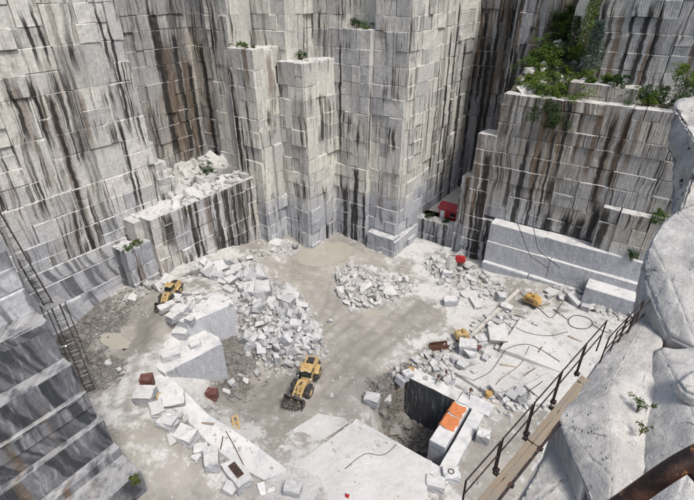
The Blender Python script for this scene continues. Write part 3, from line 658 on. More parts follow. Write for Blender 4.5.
# sawn benches and slabs
def extruded(name, poly, z1, z0, mat, root=None, chip=.18, seed=0):
    """a sawn stone bench: outline resampled and chipped along the arris, slightly uneven top"""
    R = random.Random(seed); pts = []
    n = len(poly)
    area = sum(poly[i][0] * poly[(i + 1) % n][1] - poly[(i + 1) % n][0] * poly[i][1] for i in range(n))
    if area < 0: poly = poly[::-1]
    for i in range(n):
        a = Vector(poly[i]); b = Vector(poly[(i + 1) % n]); k = max(1, int((b - a).length / .9))
        for j in range(k): pts.append(a.lerp(b, j / k))
    N = len(pts); v = []; f = []
    cx = sum(p.x for p in pts) / N; cy = sum(p.y for p in pts) / N
    def ins(p, d):
        q = Vector((cx - p.x, cy - p.y)); return p + q.normalized() * d
    jit = [R.uniform(0, chip) for _ in pts]
    for p in pts: v.append((p.x, p.y, z0))
    for p, j in zip(pts, jit): v.append((p.x, p.y, zt_(z1, p.x, p.y) - .04 - j))
    top2 = []
    for p, j in zip(pts, jit):
        q = ins(p, .05 + j * 1.2); top2.append(q)
    inner = []
    xs_ = [p.x for p in pts]; ys_ = [p.y for p in pts]
    gxx = min(xs_)
    while gxx < max(xs_):
        gyy = min(ys_)
        while gyy < max(ys_):
            jx, jy = gxx + R.uniform(-.3, .3), gyy + R.uniform(-.3, .3)
            tp = [(q.x, q.y) for q in top2]
            if inpoly(jx, jy, tp) and edged(jx, jy, tp) > .6: inner.append(Vector((jx, jy)))
            gyy += 1.3
        gxx += 1.3
    allp = top2 + inner
    r = delaunay_2d_cdt(allp, [(i, (i + 1) % N) for i in range(N)], [], 1, 1e-4)
    base = len(v)
    for p in r[0]: v.append((p.x, p.y, zt_(z1, p.x, p.y) + .10 * fbm((p.x * .35, p.y * .35, 5)) + .04 * fbm((p.x * 1.1, p.y * 1.1, 2))))
    orig = {}
    for i, lst in enumerate(r[3]):
        for q in lst: orig[q] = i
    for i in range(N):
        j = (i + 1) % N; f.append((i, j, N + j, N + i)); f.append((N + i, N + j, base + orig[j], base + orig[i]))
    for t in r[2]: f.append(tuple(base + i for i in t))
    me = bpy.data.meshes.new(name); me.from_pydata(v, [], f); me.update()
    bm = bmesh.new(); bm.from_mesh(me); bmesh.ops.recalc_face_normals(bm, faces=bm.faces); bm.to_mesh(me); bm.free()
    return link(name, me, mat, root)
for k, (nm, (P, zt)) in enumerate(BENCH.items()):
    tag(extruded('stone_bench', P, zt, -5, M['bench'], None, .2, k), kind='structure')
for k, (nm, (P, zt)) in enumerate(SLAB.items()):
    tag(extruded('sawn_slab', P, zt, -2.5, M['slab_top'], None, .08, 9 + k), kind='structure')
# sides of the sunken cut
cut = wroot('sunken_cut')
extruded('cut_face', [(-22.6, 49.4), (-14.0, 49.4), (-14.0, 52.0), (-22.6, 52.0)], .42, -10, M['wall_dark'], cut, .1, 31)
extruded('cut_face', [(-14.0, 49.5), (-9.0, 49.5), (-9.0, 52.2), (-14.0, 52.2)], .40, -10, M['wall_fresh'], cut, .1, 32)
extruded('cut_face', [(-11.5, 37), (-9.6, 37), (-9.6, 49.5), (-11.5, 49.5)], .36, -10, M['wall_fresh'], cut, .1, 33)
extruded('cut_face', [(-25.0, 36.2), (-9.6, 36.2), (-9.6, 37.9), (-25.0, 37.9)], .40, -10, M['wall_fresh'], cut, .1, 34)

# ------------------------------------------------------------------ rocks
def rock_mesh(seed, mat, flat=1.0, n=14, sharp=True):
    R = random.Random(seed); bm = bmesh.new()
    sk = R.uniform(-.22, .22); sk2 = R.uniform(-.18, .18)
    for cx in (-.5, .5):
        for cy in (-.42, .42):
            for cz in (-.5, .5):
                k = R.uniform(.72, 1.08); p = Vector((cx * k + R.uniform(-.11, .11) + sk * cz, cy * k + R.uniform(-.11, .11) + sk2 * cx, (cz * R.uniform(.7, 1.05)) * flat))
                bm.verts.new(p)
    for _ in range(n - 10):
        p = Vector((R.gauss(0, 1), R.gauss(0, 1), R.gauss(0, 1))).normalized() * .56; bm.verts.new((p.x, p.y * .85, p.z * flat))
    r = bmesh.ops.convex_hull(bm, input=bm.verts)
    bmesh.ops.delete(bm, geom=[g for g in r['geom_interior'] if isinstance(g, bmesh.types.BMVert)], context='VERTS')
    bmesh.ops.dissolve_limit(bm, angle_limit=.30, verts=bm.verts, edges=bm.edges)
    bmesh.ops.bevel(bm, geom=list(bm.edges), offset=.018, segments=1, affect='EDGES', clamp_overlap=True)
    bmesh.ops.recalc_face_normals(bm, faces=bm.faces)
    me = bpy.data.meshes.new('boulder'); bm.to_mesh(me); bm.free(); me.materials.append(M[mat]); return me
ROCKS = {}
def rocks(mat, flat):
    if (mat, flat) not in ROCKS: ROCKS[mat, flat] = [rock_mesh(500 + i * 7 + int(flat * 10), mat, flat, 11 + i % 5) for i in range(12)]
    return ROCKS[mat, flat]
def put_rock(name, p, size, mat='boulder', flat=.7, R=random, tilt=.5, sink=.3, ani=.35):
    o = bpy.data.objects.new(name, R.choice(rocks(mat, flat))); COL.objects.link(o)
    sx = size * R.uniform(1 - ani, 1 + ani); sy = size * R.uniform(1 - ani, 1 + ani * .6); sz = size * R.uniform(.8, 1.15)
    o.scale = (sx, sy, sz); o.rotation_euler = (R.gauss(0, tilt), R.gauss(0, tilt), R.uniform(0, 6.28))
    o.location = (p[0], p[1], p[2] + size * flat * (.5 - sink)); return o
def scatter_poly(P, n, dmin, R):
    x0, x1 = min(p[0] for p in P), max(p[0] for p in P); y0, y1 = min(p[1] for p in P), max(p[1] for p in P); out = []; tries = 0
    while len(out) < n and tries < n * 60:
        tries += 1; x, y = R.uniform(x0, x1), R.uniform(y0, y1)
        if inpoly(x, y, P) and all((x - a) ** 2 + (y - b) ** 2 > dmin * dmin for a, b in out): out.append((x, y))
    return out
R = random.Random(3)
for (x, y) in scatter_poly(PILE1, 300, .70, R):
    e = edged(x, y, PILE1); sz = min(2.7, max(.6, R.lognormvariate(.26, .40)))
    tag(put_rock('boulder', (x, y, ground_raw(x, y)), sz, 'boulder', R.choice((.6, .8, .95)), R, .6, .12, .5), 'angular pale grey granite boulder in the big heap behind the wheel loader', 'boulder', 'boulders in the big rubble heap')
for (x, y) in scatter_poly(PILE2, 150, .55, R):
    sz = min(2.6, max(.5, R.lognormvariate(.18, .42)))
    tag(put_rock('boulder', (x, y, ground_raw(x, y)), sz, 'slab', R.choice((.35, .6)), R, .45, .2), 'flat broken granite piece in the low rubble heap in mid floor', 'rock', 'pieces in the low rubble heap')
for (x, y) in scatter_poly(PILE3, 60, .6, R):
    sz = min(2.6, max(.5, R.lognormvariate(.25, .4)))
    tag(put_rock('boulder', (x, y, ground_raw(x, y)), sz, 'slab', R.choice((.35, .6)), R, .45, .2), 'broken granite piece in the small heap beside the red tank', 'rock', 'pieces in the heap by the red tank')
# rubble lying on the high ledge
LEDGE = [(-71.0, 45.5), (-70.6, 64.5), (-84, 65), (-85, 52), (-77.5, 50.8), (-74, 46.5)]
for (x, y) in scatter_poly(LEDGE, 110, 1.0, R):
    b = .8 if x > -73.2 else 0
    sz = min(4.0, max(.8, R.lognormvariate(.62, .38)))
    tag(put_rock('boulder', (x, y, 19.2 + max(0, (-72 - x)) * .12), sz, 'slab', R.choice((.35, .6, .8)), R, .35, .2, .45), 'weathered granite slab strewn on the high ledge by the shrub', 'rock', 'slabs strewn on the high ledge')
# rubble fallen along the foot of the walls
FOOT = [([(118,300),(150,285),(190,272),(225,262),(262,250),(268,257),(230,268),(200,276),(160,290),(125,305)], 70, .9, 'left ledge wall'),
        ([(268,247),(285,240),(300,243),(296,252),(275,256)], 10, 1.0, 'stepped towers'),
        ([(455,262),(480,268),(505,288),(515,300),(490,300),(465,285)], 26, 1.0, 'right hand wall'),
        ([(556,275),(590,292),(640,316),(632,326),(590,312),(548,292)], 60, .95, 'low sawn wall on the right')]
for px, n, s0, where in FOOT:
    P = [(G(a, b).x, G(a, b).y) for a, b in px]
    for (x, y) in scatter_poly(P, n, .5, R):
        tag(put_rock('boulder', (x, y, ground_z(x, y)), s0 * R.lognormvariate(0, .45), 'slab', R.choice((.4, .6, .8)), R, .4, .2), 'broken granite lump at the foot of the ' + where, 'rock', 'lumps at the foot of the ' + where)
# single loose boulders on the floor
LOOSE = [(392,377,1.2),(399,392,1.8),(372,401,2.4),(404,383,1.0),(436,372,1.4),(462,368,2.2),(452,362,1.6),(470,356,2.6),(478,345,2.4),(487,336,1.8),(495,325,2.2),(446,358,1.5),(468,340,1.2),(500,300,2.0),(455,300,1.9),(474,290,1.4),(440,285,1.5),(383,290,1.3),(512,398,1.6),(505,402,1.2),(498,396,2.0),(522,402,1.6),(490,388,1.0),(560,300,1.5),(575,303,2.0),(585,310,1.6),(548,298,1.1),(535,325,1.0),(230,492,1.6),(236,488,1.2),(120,372,.9),(100,352,1.0),(108,365,.9),(258,375,1.2),(246,382,1.0),(232,386,1.4),(240,376,1.0),(226,393,1.3),(300,360,1.0),(266,362,1.0),(290,358,.9),(322,345,1.1),(330,322,.9),(420,372,1.0),(425,380,1.0),(447,383,1.4),(432,365,1.1)]
for (a, b, sz) in LOOSE:
    near_ = min(((415,385,'dark cut face'),(470,345,'saw track'),(452,290,'red tank'),(508,398,'dusty yellow drum'),(560,300,'coiled hose'),(235,488,'block with the rusty grating'),(108,362,'muddy puddle by the left wall'),(238,382,'brown dirt below the sawn bench'),(305,352,'front of the big rubble heap')), key=lambda t: (t[0] - a) ** 2 + (t[1] - b) ** 2)[2]
    tag(put_rock('boulder', G(a, b), sz, 'boulder', R.choice((.6, .8)), R, .3, .15), 'loose granite lump lying by the ' + near_, 'rock', 'loose lumps by the ' + near_)
for px, n, sz0 in (([(440,345),(470,325),(505,305),(520,312),(500,345),(470,378),(445,385)], 90, .75), ([(385,370),(430,350),(450,375),(410,382)], 40, .6), ([(480,390),(530,390),(545,405),(500,412)], 45, .7), ([(165,300),(205,290),(215,296),(185,318),(165,330)], 40, .8), ([(145,395),(165,390),(230,470),(215,480),(175,445)], 30, .7), ([(365,395),(400,400),(440,450),(425,455),(380,415)], 60, .8), ([(430,270),(480,270),(500,300),(450,300)], 45, .7)):
    P = [(G(a, b).x, G(a, b).y) for a, b in px]
    for (x, y) in scatter_poly(P, n, .4, R):
        tag(put_rock('boulder', (x, y, ground_z(x, y)), sz0 * R.lognormvariate(0, .4), 'gravel_dark' if px[0] == (365, 395) else R.choice(('slab', 'boulder')), R.choice((.35, .6, .8)), R, .4, .2), 'small broken granite piece on the dusty floor', 'rock', 'small broken pieces')
# gravel and chips: too many to count
def chips(name, pts, mat, label):
    mb = MB(); Rr = random.Random(len(pts))
    for (x, y, z, s) in pts:
        v = [(Rr.uniform(-1, 1) * .3 + dx, Rr.uniform(-1, 1) * .3 + dy, dz) for dx, dy, dz in ((-1, -1, -.4), (1, -1, -.4), (1, 1, -.4), (-1, 1, -.4), (-.5, -.6, .7), (.7, -.4, .6), (.5, .6, .8), (-.6, .5, .5))]
        a = Rr.uniform(0, 6.28); c, sn = math.cos(a) * s * .5, math.sin(a) * s * .5
        mb.add([(x + p[0] * c - p[1] * sn, y + p[0] * sn + p[1] * c, z + p[2] * s * .45) for p in v], [(4, 5, 6, 7), (0, 1, 5, 4), (1, 2, 6, 5), (2, 3, 7, 6), (3, 0, 4, 7)])
    o = mb.build(name, M[mat]); tag(o, label, 'gravel', kind='stuff'); return o
pts = []
ZG = zz.reshape(NX, NY)
def zgrid(x, y):
    i = min(max((x + 96) / ST, 0), NX - 2); j = min(max((y + 6) / ST, 0), NY - 2); a, b = int(i), int(j); u, w = i - a, j - b
    return float(ZG[a, b] * (1 - u) * (1 - w) + ZG[a + 1, b] * u * (1 - w) + ZG[a, b + 1] * (1 - u) * w + ZG[a + 1, b + 1] * u * w)
def top_z(x, y):
    z = zgrid(x, y)
    for P, t in list(BENCH.values()) + list(SLAB.values()):
        if inpoly(x, y, P): z = max(z, zt_(t, x, y))
    return z
for P, n, grow in ((PILE1, 1500, 2.0), (PILE2, 1400, 1.5), (PILE3, 450, 1.5)):
    cx = sum(p[0] for p in P) / len(P); cy = sum(p[1] for p in P) / len(P)
    Q = [(cx + (p[0] - cx) * 1.18, cy + (p[1] - cy) * 1.18) for p in P]
    for (x, y) in scatter_poly(Q, n, 0, R): pts.append((x, y, top_z(x, y), R.lognormvariate(-1.1, .5)))
for _ in range(9000):
    x, y = R.uniform(-75, 8), R.uniform(8, 92)
    if fbm((x * .13, y * .13, 9)) + R.uniform(-.25, .25) > .12: pts.append((x, y, top_z(x, y), R.lognormvariate(-1.75, .55)))
for px, n, s0, where in FOOT:
    P = [(G(a, b).x, G(a, b).y) for a, b in px]
    for (x, y) in scatter_poly(P, 500, 0, R): pts.append((x, y, top_z(x, y), R.lognormvariate(-1.1, .5)))
chips('gravel', pts, 'gravel', 'pale granite chips and gravel strewn over the quarry floor')
pts = []
for _ in range(26000):
    x, y = R.uniform(-76, -8), R.uniform(12, 52); i = int((x + 96) / ST) * NY + int((y + 6) / ST)
    if mud[i] + R.uniform(-.3, .3) > .55: pts.append((x, y, zgrid(x, y), R.lognormvariate(-1.3, .6)))
chips('dirt_rubble', pts[:6500], 'gravel_dark', 'dark broken dirt and small rubble in the cut and by the left wall')

# ------------------------------------------------------------------ sawn granite blocks set about the floor
def qblock(px, py, l, w, h, rz, label, tilt=(0, 0), mat='block', name='granite_block', holes=0):
    l, w, h = l * .9, w * .9, h * .9; p = G(px, py); bm = bmesh.new(); Rr = random.Random(int(px * 13 + py))
    bmesh.ops.create_cube(bm, size=1); bmesh.ops.scale(bm, vec=(l, w, h), verts=bm.verts)
    bmesh.ops.subdivide_edges(bm, edges=list(bm.edges), cuts=2, use_grid_fill=True)
    for v in bm.verts: v.co += Vector((Rr.uniform(-1, 1) * l, Rr.uniform(-1, 1) * w, Rr.uniform(-1, 1) * h)) * .05
    bmesh.ops.bevel(bm, geom=[e for e in bm.edges if e.calc_face_angle(0) > .7], offset=.06, segments=1, affect='EDGES', clamp_overlap=True)
    me = bpy.data.meshes.new(name); bm.to_mesh(me); bm.free()
    o = link(name, me, M[mat]); o.location = (p.x, p.y, p.z + h / 2 - .08); o.rotation_euler = (tilt[0], tilt[1], rz)
    tag(o, label, 'granite block', 'sawn blocks set about the quarry floor'); return o
D = math.radians
QB = [(187,441,2.9,2.3,1.9,D(15),'large grey granite block with rough faces, beside a smaller one'),(202,453,1.9,1.5,1.4,D(50),'small dark granite block wedged between two larger ones'),(213,464,3.0,1.9,2.0,D(-38),'upright granite block next to the block with a rusty grating'),(197,460,1.2,1.0,.8,D(10),'little cream coloured stone by the grey blocks'),
 (147,400,2.9,2.5,1.9,D(35),'white topped granite block below the maroon box'),(158,413,2.8,1.9,1.3,D(-25),'long pale granite block below the yellow drum'),(173,404,3.6,2.3,1.2,D(55),'flat granite slab tipped up beside the yellow drum',),(169,426,2.6,1.9,1.6,D(20),'granite block with a shadowed side by a coiled hose'),
 (168,310,3.0,1.5,1.3,D(70),'pale granite block nearest the small yellow loader'),(181,314,2.6,2.2,1.5,D(20),'pale granite cube between the small loader and the bench'),(176,324,2.4,1.8,1.4,D(95),'granite block lying on the dusty haul road edge'),(172,358,2.8,1.8,1.3,D(60),'granite block on the middle bench'),(182,336,2.7,2.0,1.4,D(30),'granite block at the foot of the upper bench'),(196,347,1.8,1.2,1.0,D(60),'small block at the edge of the middle bench'),(176,300,2.2,1.6,1.0,D(30),'low block on the upper bench'),(192,329,1.6,1.2,1.0,D(10),'small cube by the upper bench face'),
 (238,480,4.3,2.3,2.0,D(-12),'long granite block with a rusty grating on top'),(293,492,2.4,1.7,1.4,D(25),'grey granite block on the sawn slab'),
 (482,441,2.0,1.8,2.1,D(10),'squat granite block standing alone beside the sunken cut'),(450,478,2.4,2.0,1.3,D(35),'granite block with a dark drill hole in its top'),(435,488,2.6,1.8,1.4,D(20),'granite block beside the drilled one, near the walkway'),
 (467,352,3.2,2.6,2.2,D(20),'large white topped block among broken pieces by the saw track'),(482,343,3.0,2.0,1.6,D(50),'long pale block beside the saw track'),(496,329,3.4,1.8,1.2,D(15),'thin slab with dark shadow by the saw track'),(450,304,3.0,1.8,1.6,D(40),'dark sided block on the white dust below the red tank'),(475,304,4.2,1.6,.7,D(-50),'flat white plank of granite on the dust'),(470,281,3.2,1.4,.8,D(-30),'flat slab below the right hand wall'),(447,276,2.2,1.6,1.4,D(20),'cube shaped block under the red tank'),(386,403,1.9,1.6,1.4,D(30),'white block on the dark rubble ramp'),(405,402,1.8,1.5,1.6,D(60),'bluish block against the dark cut face'),
 (372,403,2.6,2.0,1.6,D(15),'pale block at the head of the rubble ramp'),(516,398,2.8,.9,.6,D(-35),'narrow white offcut leaning on rubble'),(506,310,2.4,1.6,1.2,D(0),'block near the dusty compressor')]
for q in QB: qblock(*q, tilt=(R.uniform(-.05, .05), R.uniform(-.05, .05)) if 'tipped' not in q[6] else (.25, .1))
def on_block(label): return next(o for o in COL.objects if o.get('label') == label)
# rusty grating on the long block, drill hole ring
b = on_block('long granite block with a rusty grating on top')
mb = MB(); mb.box(-1.1, 1.1, -.45, .45, 0, .10)
o = mb.build('grating', M['rust']); o.location = b.location + Vector((0, 0, 1.03)); o.rotation_euler = (0, 0, b.rotation_euler.z)
for k in range(9):
    MB().box(-1.05 + k * .25, -.98 + k * .25, -.42, .42, .10, .17).build('bar', M['black'], o)
tag(o, 'rusty steel grating lying on a long granite block', 'grating')
b = on_block('granite block with a dark drill hole in its top')
o = MB().tube([(math.cos(a) * .35, math.sin(a) * .35, 0) for a in np.linspace(0, 6.28, 14)], .06, 6).build('lifting_ring', M['black']); o.location = b.location + Vector((0, 0, .70))
tag(o, 'dark steel ring lying on a drilled granite block', 'ring')
# the tall block standing in the cut, under an orange tarpaulin
o = extruded('granite_block', [(-14.3, 40.6), (-11.9, 40.6), (-11.9, 49.2), (-14.2, 49.2)], .75, -9.4, M['wall_fresh'], None, .12, 41)
tag(o, 'tall pale granite block standing in the sunken cut under an orange tarp', 'granite block')
def tarp(x0, x1, y0, y1, z, label, seed):
    Rr = random.Random(seed); nx, ny = 22, 26; v = []; f = []
    for j in range(ny):
        for i in range(nx):
            u_, w_ = i / (nx - 1), j / (ny - 1); x = x0 + (x1 - x0) * u_ + .12 * math.sin(9 * w_ + seed); y = y0 + (y1 - y0) * w_ + .1 * math.sin(8 * u_)
            zf = z + .06 + .16 * abs(fbm((x * .9 + seed, y * .9, 2))) + .10 * max(0, math.sin(x * 2.2 + y * 3.1 + seed))
            if x < -14.25: zf -= min(1.1, (-14.25 - x) * 2.2); x = max(x, -14.55 - .1 * math.sin(y * 4))
            v.append((x, y, zf))
    for j in range(ny - 1):
        for i in range(nx - 1): f.append((j * nx + i, j * nx + i + 1, (j + 1) * nx + i + 1, (j + 1) * nx + i))
    me = bpy.data.meshes.new('tarpaulin'); me.from_pydata(v, [], f); me.update()
    o = link('tarpaulin', me, M['tarp'], None, True); sm = o.modifiers.new('s', 'SOLIDIFY'); sm.thickness = .02
    tag(o, label, 'tarpaulin'); return o
tarp(-14.9, -12.0, 43.6, 46.2, .75, 'crumpled orange tarpaulin over the lower end of the tall block', 3)
tarp(-14.5, -12.1, 46.4, 48.6, .78, 'folded orange tarpaulin on the tall block next to the cut face', 8)
for P, pz in PUDDLES:
    cx = sum(p[0] for p in P) / len(P); cy = sum(p[1] for p in P) / len(P)
    v = [(cx + (p[0] - cx) * 1.08, cy + (p[1] - cy) * 1.08, pz + .0) for p in P]
    if sum(v[i][0] * v[i - 1][1] - v[i - 1][0] * v[i][1] for i in range(len(v))) > 0: v.reverse()
    me = bpy.data.meshes.new('puddle'); me.from_pydata(v, [], [tuple(range(len(v)))]); me.update()
    tag(link('puddle', me, M['water']), kind='structure')

# ------------------------------------------------------------------ wheel loaders
def wheel(parent, x, y, r, w):
    t = MB(); n = 26; prof = [(-.5, .60), (-.5, .90), (-.38, 1.0), (.38, 1.0), (.5, .90), (.5, .60)]
    v = []; f = []
    for i in range(n):
        a = 2 * math.pi * i / n
        for (q, rr) in prof: v.append((x + math.cos(a) * r * rr, y + q * w, r + math.sin(a) * r * rr))
    k = len(prof)
    for i in range(n):
        for j in range(k - 1): f.append((i * k + j, i * k + j + 1, ((i + 1) % n) * k + j + 1, ((i + 1) % n) * k + j))
    t.add(v, f)
    for i in range(18):                                             # tread lugs
        a = 2 * math.pi * i / 18
        for sgn in (-1, 1):
            Mx = Matrix.Translation((x, y, r)) @ Matrix.Rotation(-a - sgn * .08, 4, 'Y')
            t.box(r * .97, r * 1.045, sgn * w * .05, sgn * w * .47, -.07, .07, Mx) if sgn > 0 else t.box(r * .97, r * 1.045, -w * .47, -w * .05, -.07, .07, Mx)
    ty = t.build('wheel', M['tyre'], parent)
    m = MB(); m.cyl((x, y - w * .44, r), (x, y + w * .44, r), r * .60, n=20); m.cyl((x, y - w * .52, r), (x, y + w * .52, r), r * .25, n=12)
    m.build('rim', M['yellow'], ty)
    return ty
def loader(loc, rz, scale, label, articulate=0.0, lift=0.0):
    root = empty('wheel_loader', loc, rz); root.scale = (scale,) * 3; tag(root, label, 'loader', 'wheel loaders at work in the quarry')
    Y = M['yellow']; r = .95
    # rear frame: engine hood, counterweight, fenders
    h = MB(); h.prism([(-4.3, 1.15), (-4.3, 2.35), (-3.9, 2.62), (-1.35, 2.78), (-1.35, 1.15)], -1.0, 1.0)
    hood = h.build('engine_hood', Y, root, bevel=.08)
    m = MB()
    for k in range(6): m.box(-4.34, -4.29, -.75, .75, 1.35 + k * .15, 1.42 + k * .15)
    m.build('rear_grille', M['black'], hood)
    m = MB(); m.box(-3.6, -2.3, -.55, .55, 2.60, 2.80); m.build('hood_grating', M['black'], hood)
    MB().cyl((-2.0, .45, 2.6), (-2.0, .45, 3.45), .11, n=12).build('exhaust', M['black'], hood)
    MB().cyl((-2.35, -.4, 2.6), (-2.35, -.4, 3.1), .18, .2, n=12).build('air_intake', M['black'], hood)
    MB().box(-4.55, -3.7, -1.25, 1.25, .75, 1.45).build('counterweight', M['black'], root, bevel=.1)
    MB().box(-4.0, -.3, -.75, .75, .75, 1.35).build('rear_frame', Y, root, bevel=.05)
    for sg in (-1, 1):
        m = MB(); m.prism([(-3.3, 1.75), (-2.9, 2.1), (-1.5, 2.1), (-1.15, 1.75), (-1.15, 1.62), (-1.55, 1.98), (-2.85, 1.98), (-3.2, 1.62)], sg * 1.02, sg * 1.68); m.build('rear_fender', Y, root)
        m = MB(); m.box(-1.15, -.55, sg * 1.0, sg * 1.6, .75, .85)
        m.box(-1.1, -.6, sg * 1.1, sg * 1.55, 1.15, 1.22); m.build('step', M['black'], root)
        MB().tube([(-4.2, sg * .95, 2.4), (-4.2, sg * .95, 3.0), (-1.5, sg * .95, 3.15), (-1.5, sg * .95, 2.7)], .03, 6).build('handrail', M['yellow'], root)
    # cab
    cab = MB(); cab.prism([(-1.3, 1.35), (-1.3, 2.2), (.35, 2.2), (.45, 1.35)], -.85, .85)
    c = cab.build('cab', Y, root, bevel=.05)
    g = MB(); g.prism([(-1.22, 2.2), (-1.15, 3.45), (.12, 3.45), (.38, 2.2)], -.78, .78); g.build('cab_window', M['glass'], c)
    for (x0, x1) in ((-1.26, -1.18), (.40, .14)):
        for sg in (-.8, .8):
            MB().cyl((x0, sg, 2.15), (x1, sg, 3.5), .07, n=8).build('cab_pillar', M['black'], c)
    rf = MB(); rf.box(-1.35, .38, -.95, .95, 3.42, 3.62, t=.06); ro = rf.build('cab_roof', Y, c, bevel=.05)
    MB().box(-.9, -.2, -.4, .4, 3.62, 3.75).build('air_conditioner', M['yellow_pale'], ro, bevel=.04)
    MB().cyl((-1.0, -.6, 3.6), (-1.0, -.6, 3.85), .09, n=10).build('beacon', M['yellow_pale'], ro)
    for sg in (-.7, -.45, .45, .7):
        MB().box(.36, .46, sg - .09, sg + .09, 3.42, 3.58).build('headlight', M['lamp'], ro)
    for sg in (-1, 1):
        m = MB(); m.cyl((.3, sg * .9, 3.2), (.75, sg * 1.35, 3.15), .025, n=6); m.box(.68, .76, sg * 1.35 - .16, sg * 1.35 + .16, 2.85, 3.2); m.build('mirror', M['black'], c)
    # front frame, turned about the articulation
    fr = empty('front_frame_pivot', (0.1, 0, 0), articulate)
    ff = MB(); ff.prism([(-.2, .75), (-.2, 1.45), (.6, 1.7), (1.0, 2.35), (1.75, 2.35), (2.35, 1.2), (2.35, .75)], -.6, .6)
    F = ff.build('front_frame', Y, root, bevel=.05); F.location = (.1, 0, 0); F.rotation_euler = (0, 0, articulate); bpy.data.objects.remove(fr)
    for x, sg in ((1.75, -1), (1.75, 1)): wheel(F, x, sg * 1.32, r, .78)
    for x, sg in ((-2.2, -1), (-2.2, 1)): wheel(root, x, sg * 1.32, r, .78)
    for sg in (-1, 1):
        m = MB(); m.box(1.0, 2.4, sg * 1.0, sg * 1.7, 2.0, 2.08); m.build('front_fender', M['black'], F)
        m = MB(); m.cyl((.7, sg * 1.15, 2.1), (.7, sg * 1.15, 2.55), .04, n=6); m.box(.64, .8, sg * 1.15 - .14, sg * 1.15 + .14, 2.5, 2.72); m.build('headlight', M['lamp'], F)
    # lift arms (a boomerang pair), cross tube, bell crank, cylinders
    for sg in (-1, 1):
        a = MB(); a.prism([(1.1, 2.35), (1.5, 2.5), (3.0, 1.75), (4.1, .75), (4.0, .35), (3.7, .45), (2.9, 1.25), (1.35, 1.95)], sg * .52, sg * .74); a.build('lift_arm', Y, F, bevel=.03)
        m = MB(); m.cyl((1.0, sg * .63, 1.15), (2.0, sg * .63, 1.5), .12, n=10); m.cyl((2.0, sg * .63, 1.5), (2.9, sg * .63, 1.55), .065, n=8); m.build('lift_cylinder', M['black'], F)
    MB().cyl((3.0, -.6, 1.45), (3.0, .6, 1.45), .17, n=12).build('cross_tube', Y, F)
    MB().prism([(2.5, 2.6), (2.8, 2.55), (3.25, 1.5), (3.35, .8), (3.15, .85), (2.85, 1.6)], -.14, .14).build('bell_crank', Y, F, bevel=.03)
    m = MB(); m.cyl((1.2, 0, 2.2), (2.0, 0, 2.45), .13, n=10); m.cyl((2.0, 0, 2.45), (2.6, 0, 2.55), .07, n=8); m.build('tilt_cylinder', M['black'], F)
    # bucket: curved shell with side plates, lip and teeth
    prof = [(5.25, .06), (4.5, .08), (3.95, .25), (3.75, .7), (3.8, 1.2), (4.05, 1.62), (4.25, 1.72), (4.3, 1.66), (4.12, 1.52), (3.92, 1.15), (3.88, .72), (4.05, .36), (4.52, .2), (5.25, .13)]
    bk = MB(); bk.prism(prof, -1.72, 1.72); B = bk.build('bucket', M['bucket'], F)
    for sg in (-1.72, 1.66):
        MB().prism([(5.25, .05), (4.5, .07), (3.95, .24), (3.75, .7), (3.8, 1.2), (4.05, 1.62), (4.3, 1.7), (4.75, .9), (5.2, .35)], sg, sg + .06).build('side_plate', M['bucket'], B)
    for k in range(8):
        y = -1.55 + k * 3.1 / 7; MB().prism([(5.2, .02), (5.2, .17), (5.55, .07), (5.55, .04)], y - .08, y + .08).build('tooth', M['black'], B)
    MB().box(4.05, 4.35, -1.72, 1.72, 1.70, 1.78).build('spill_guard', M['bucket'], B)
    return root
pf = G(296, 409); pr = G(314, 371); dv = (pf - pr); hd = math.atan2(dv.y, dv.x)
mid = pr.lerp(pf, .40); mid.z = zgrid(mid.x, mid.y) + .02
LD = loader(mid, hd + .10, 1.0, 'large yellow wheel loader with its dark bucket down on the open floor', -.22)
mb = MB()
p2 = G(171, 299)
LD2 = loader(p2, math.radians(-64), .72, 'small yellow wheel loader parked on the haul road below the left wall', .1)

# ------------------------------------------------------------------ small machines, boxes, tanks
def place(o, px, py, rz=0, dz=0): p = G(px, py); o.location = (p.x, p.y, p.z + dz); o.rotation_euler = (0, 0, rz); return o
def box_thing(name, px, py, l, w, h, rz, mat, label, cat):
    root = place(empty(name), px, py, rz); tag(root, label, cat)
    MB().box(-l / 2, l / 2, -w / 2, w / 2, .12, h).build('body', M[mat], root, bevel=.05)
    MB().box(-l / 2 - .05, l / 2 + .05, -w / 2 - .05, w / 2 + .05, h, h + .09).build('lid', M[mat], root, bevel=.02)
    for sg in (-1, 1): MB().box(-l / 2, l / 2, sg * w * .3 - .1, sg * w * .3 + .1, 0, .12).build('skid', M['black'], root)
    for k in range(3): MB().box(-l * .35 + k * l * .3, -l * .35 + k * l * .3 + .1, -w / 2 - .05, -w / 2, .2, h - .05).build('rib', M[mat], root)
    return root
box_thing('steel_box', 149, 387, 1.6, 1.4, 1.9, D(45), 'rust_box', 'tall maroon steel box on the white dust beside the granite blocks', 'box')
box_thing('steel_box', 213, 399, 1.6, 1.3, 1.6, D(25), 'rust_box', 'maroon steel box at the foot of the sawn bench face', 'box')
box_thing('steel_box', 478, 350, 1.0, .8, .7, D(30), 'rust_box', 'little rust red box between pale blocks by the saw track', 'box')
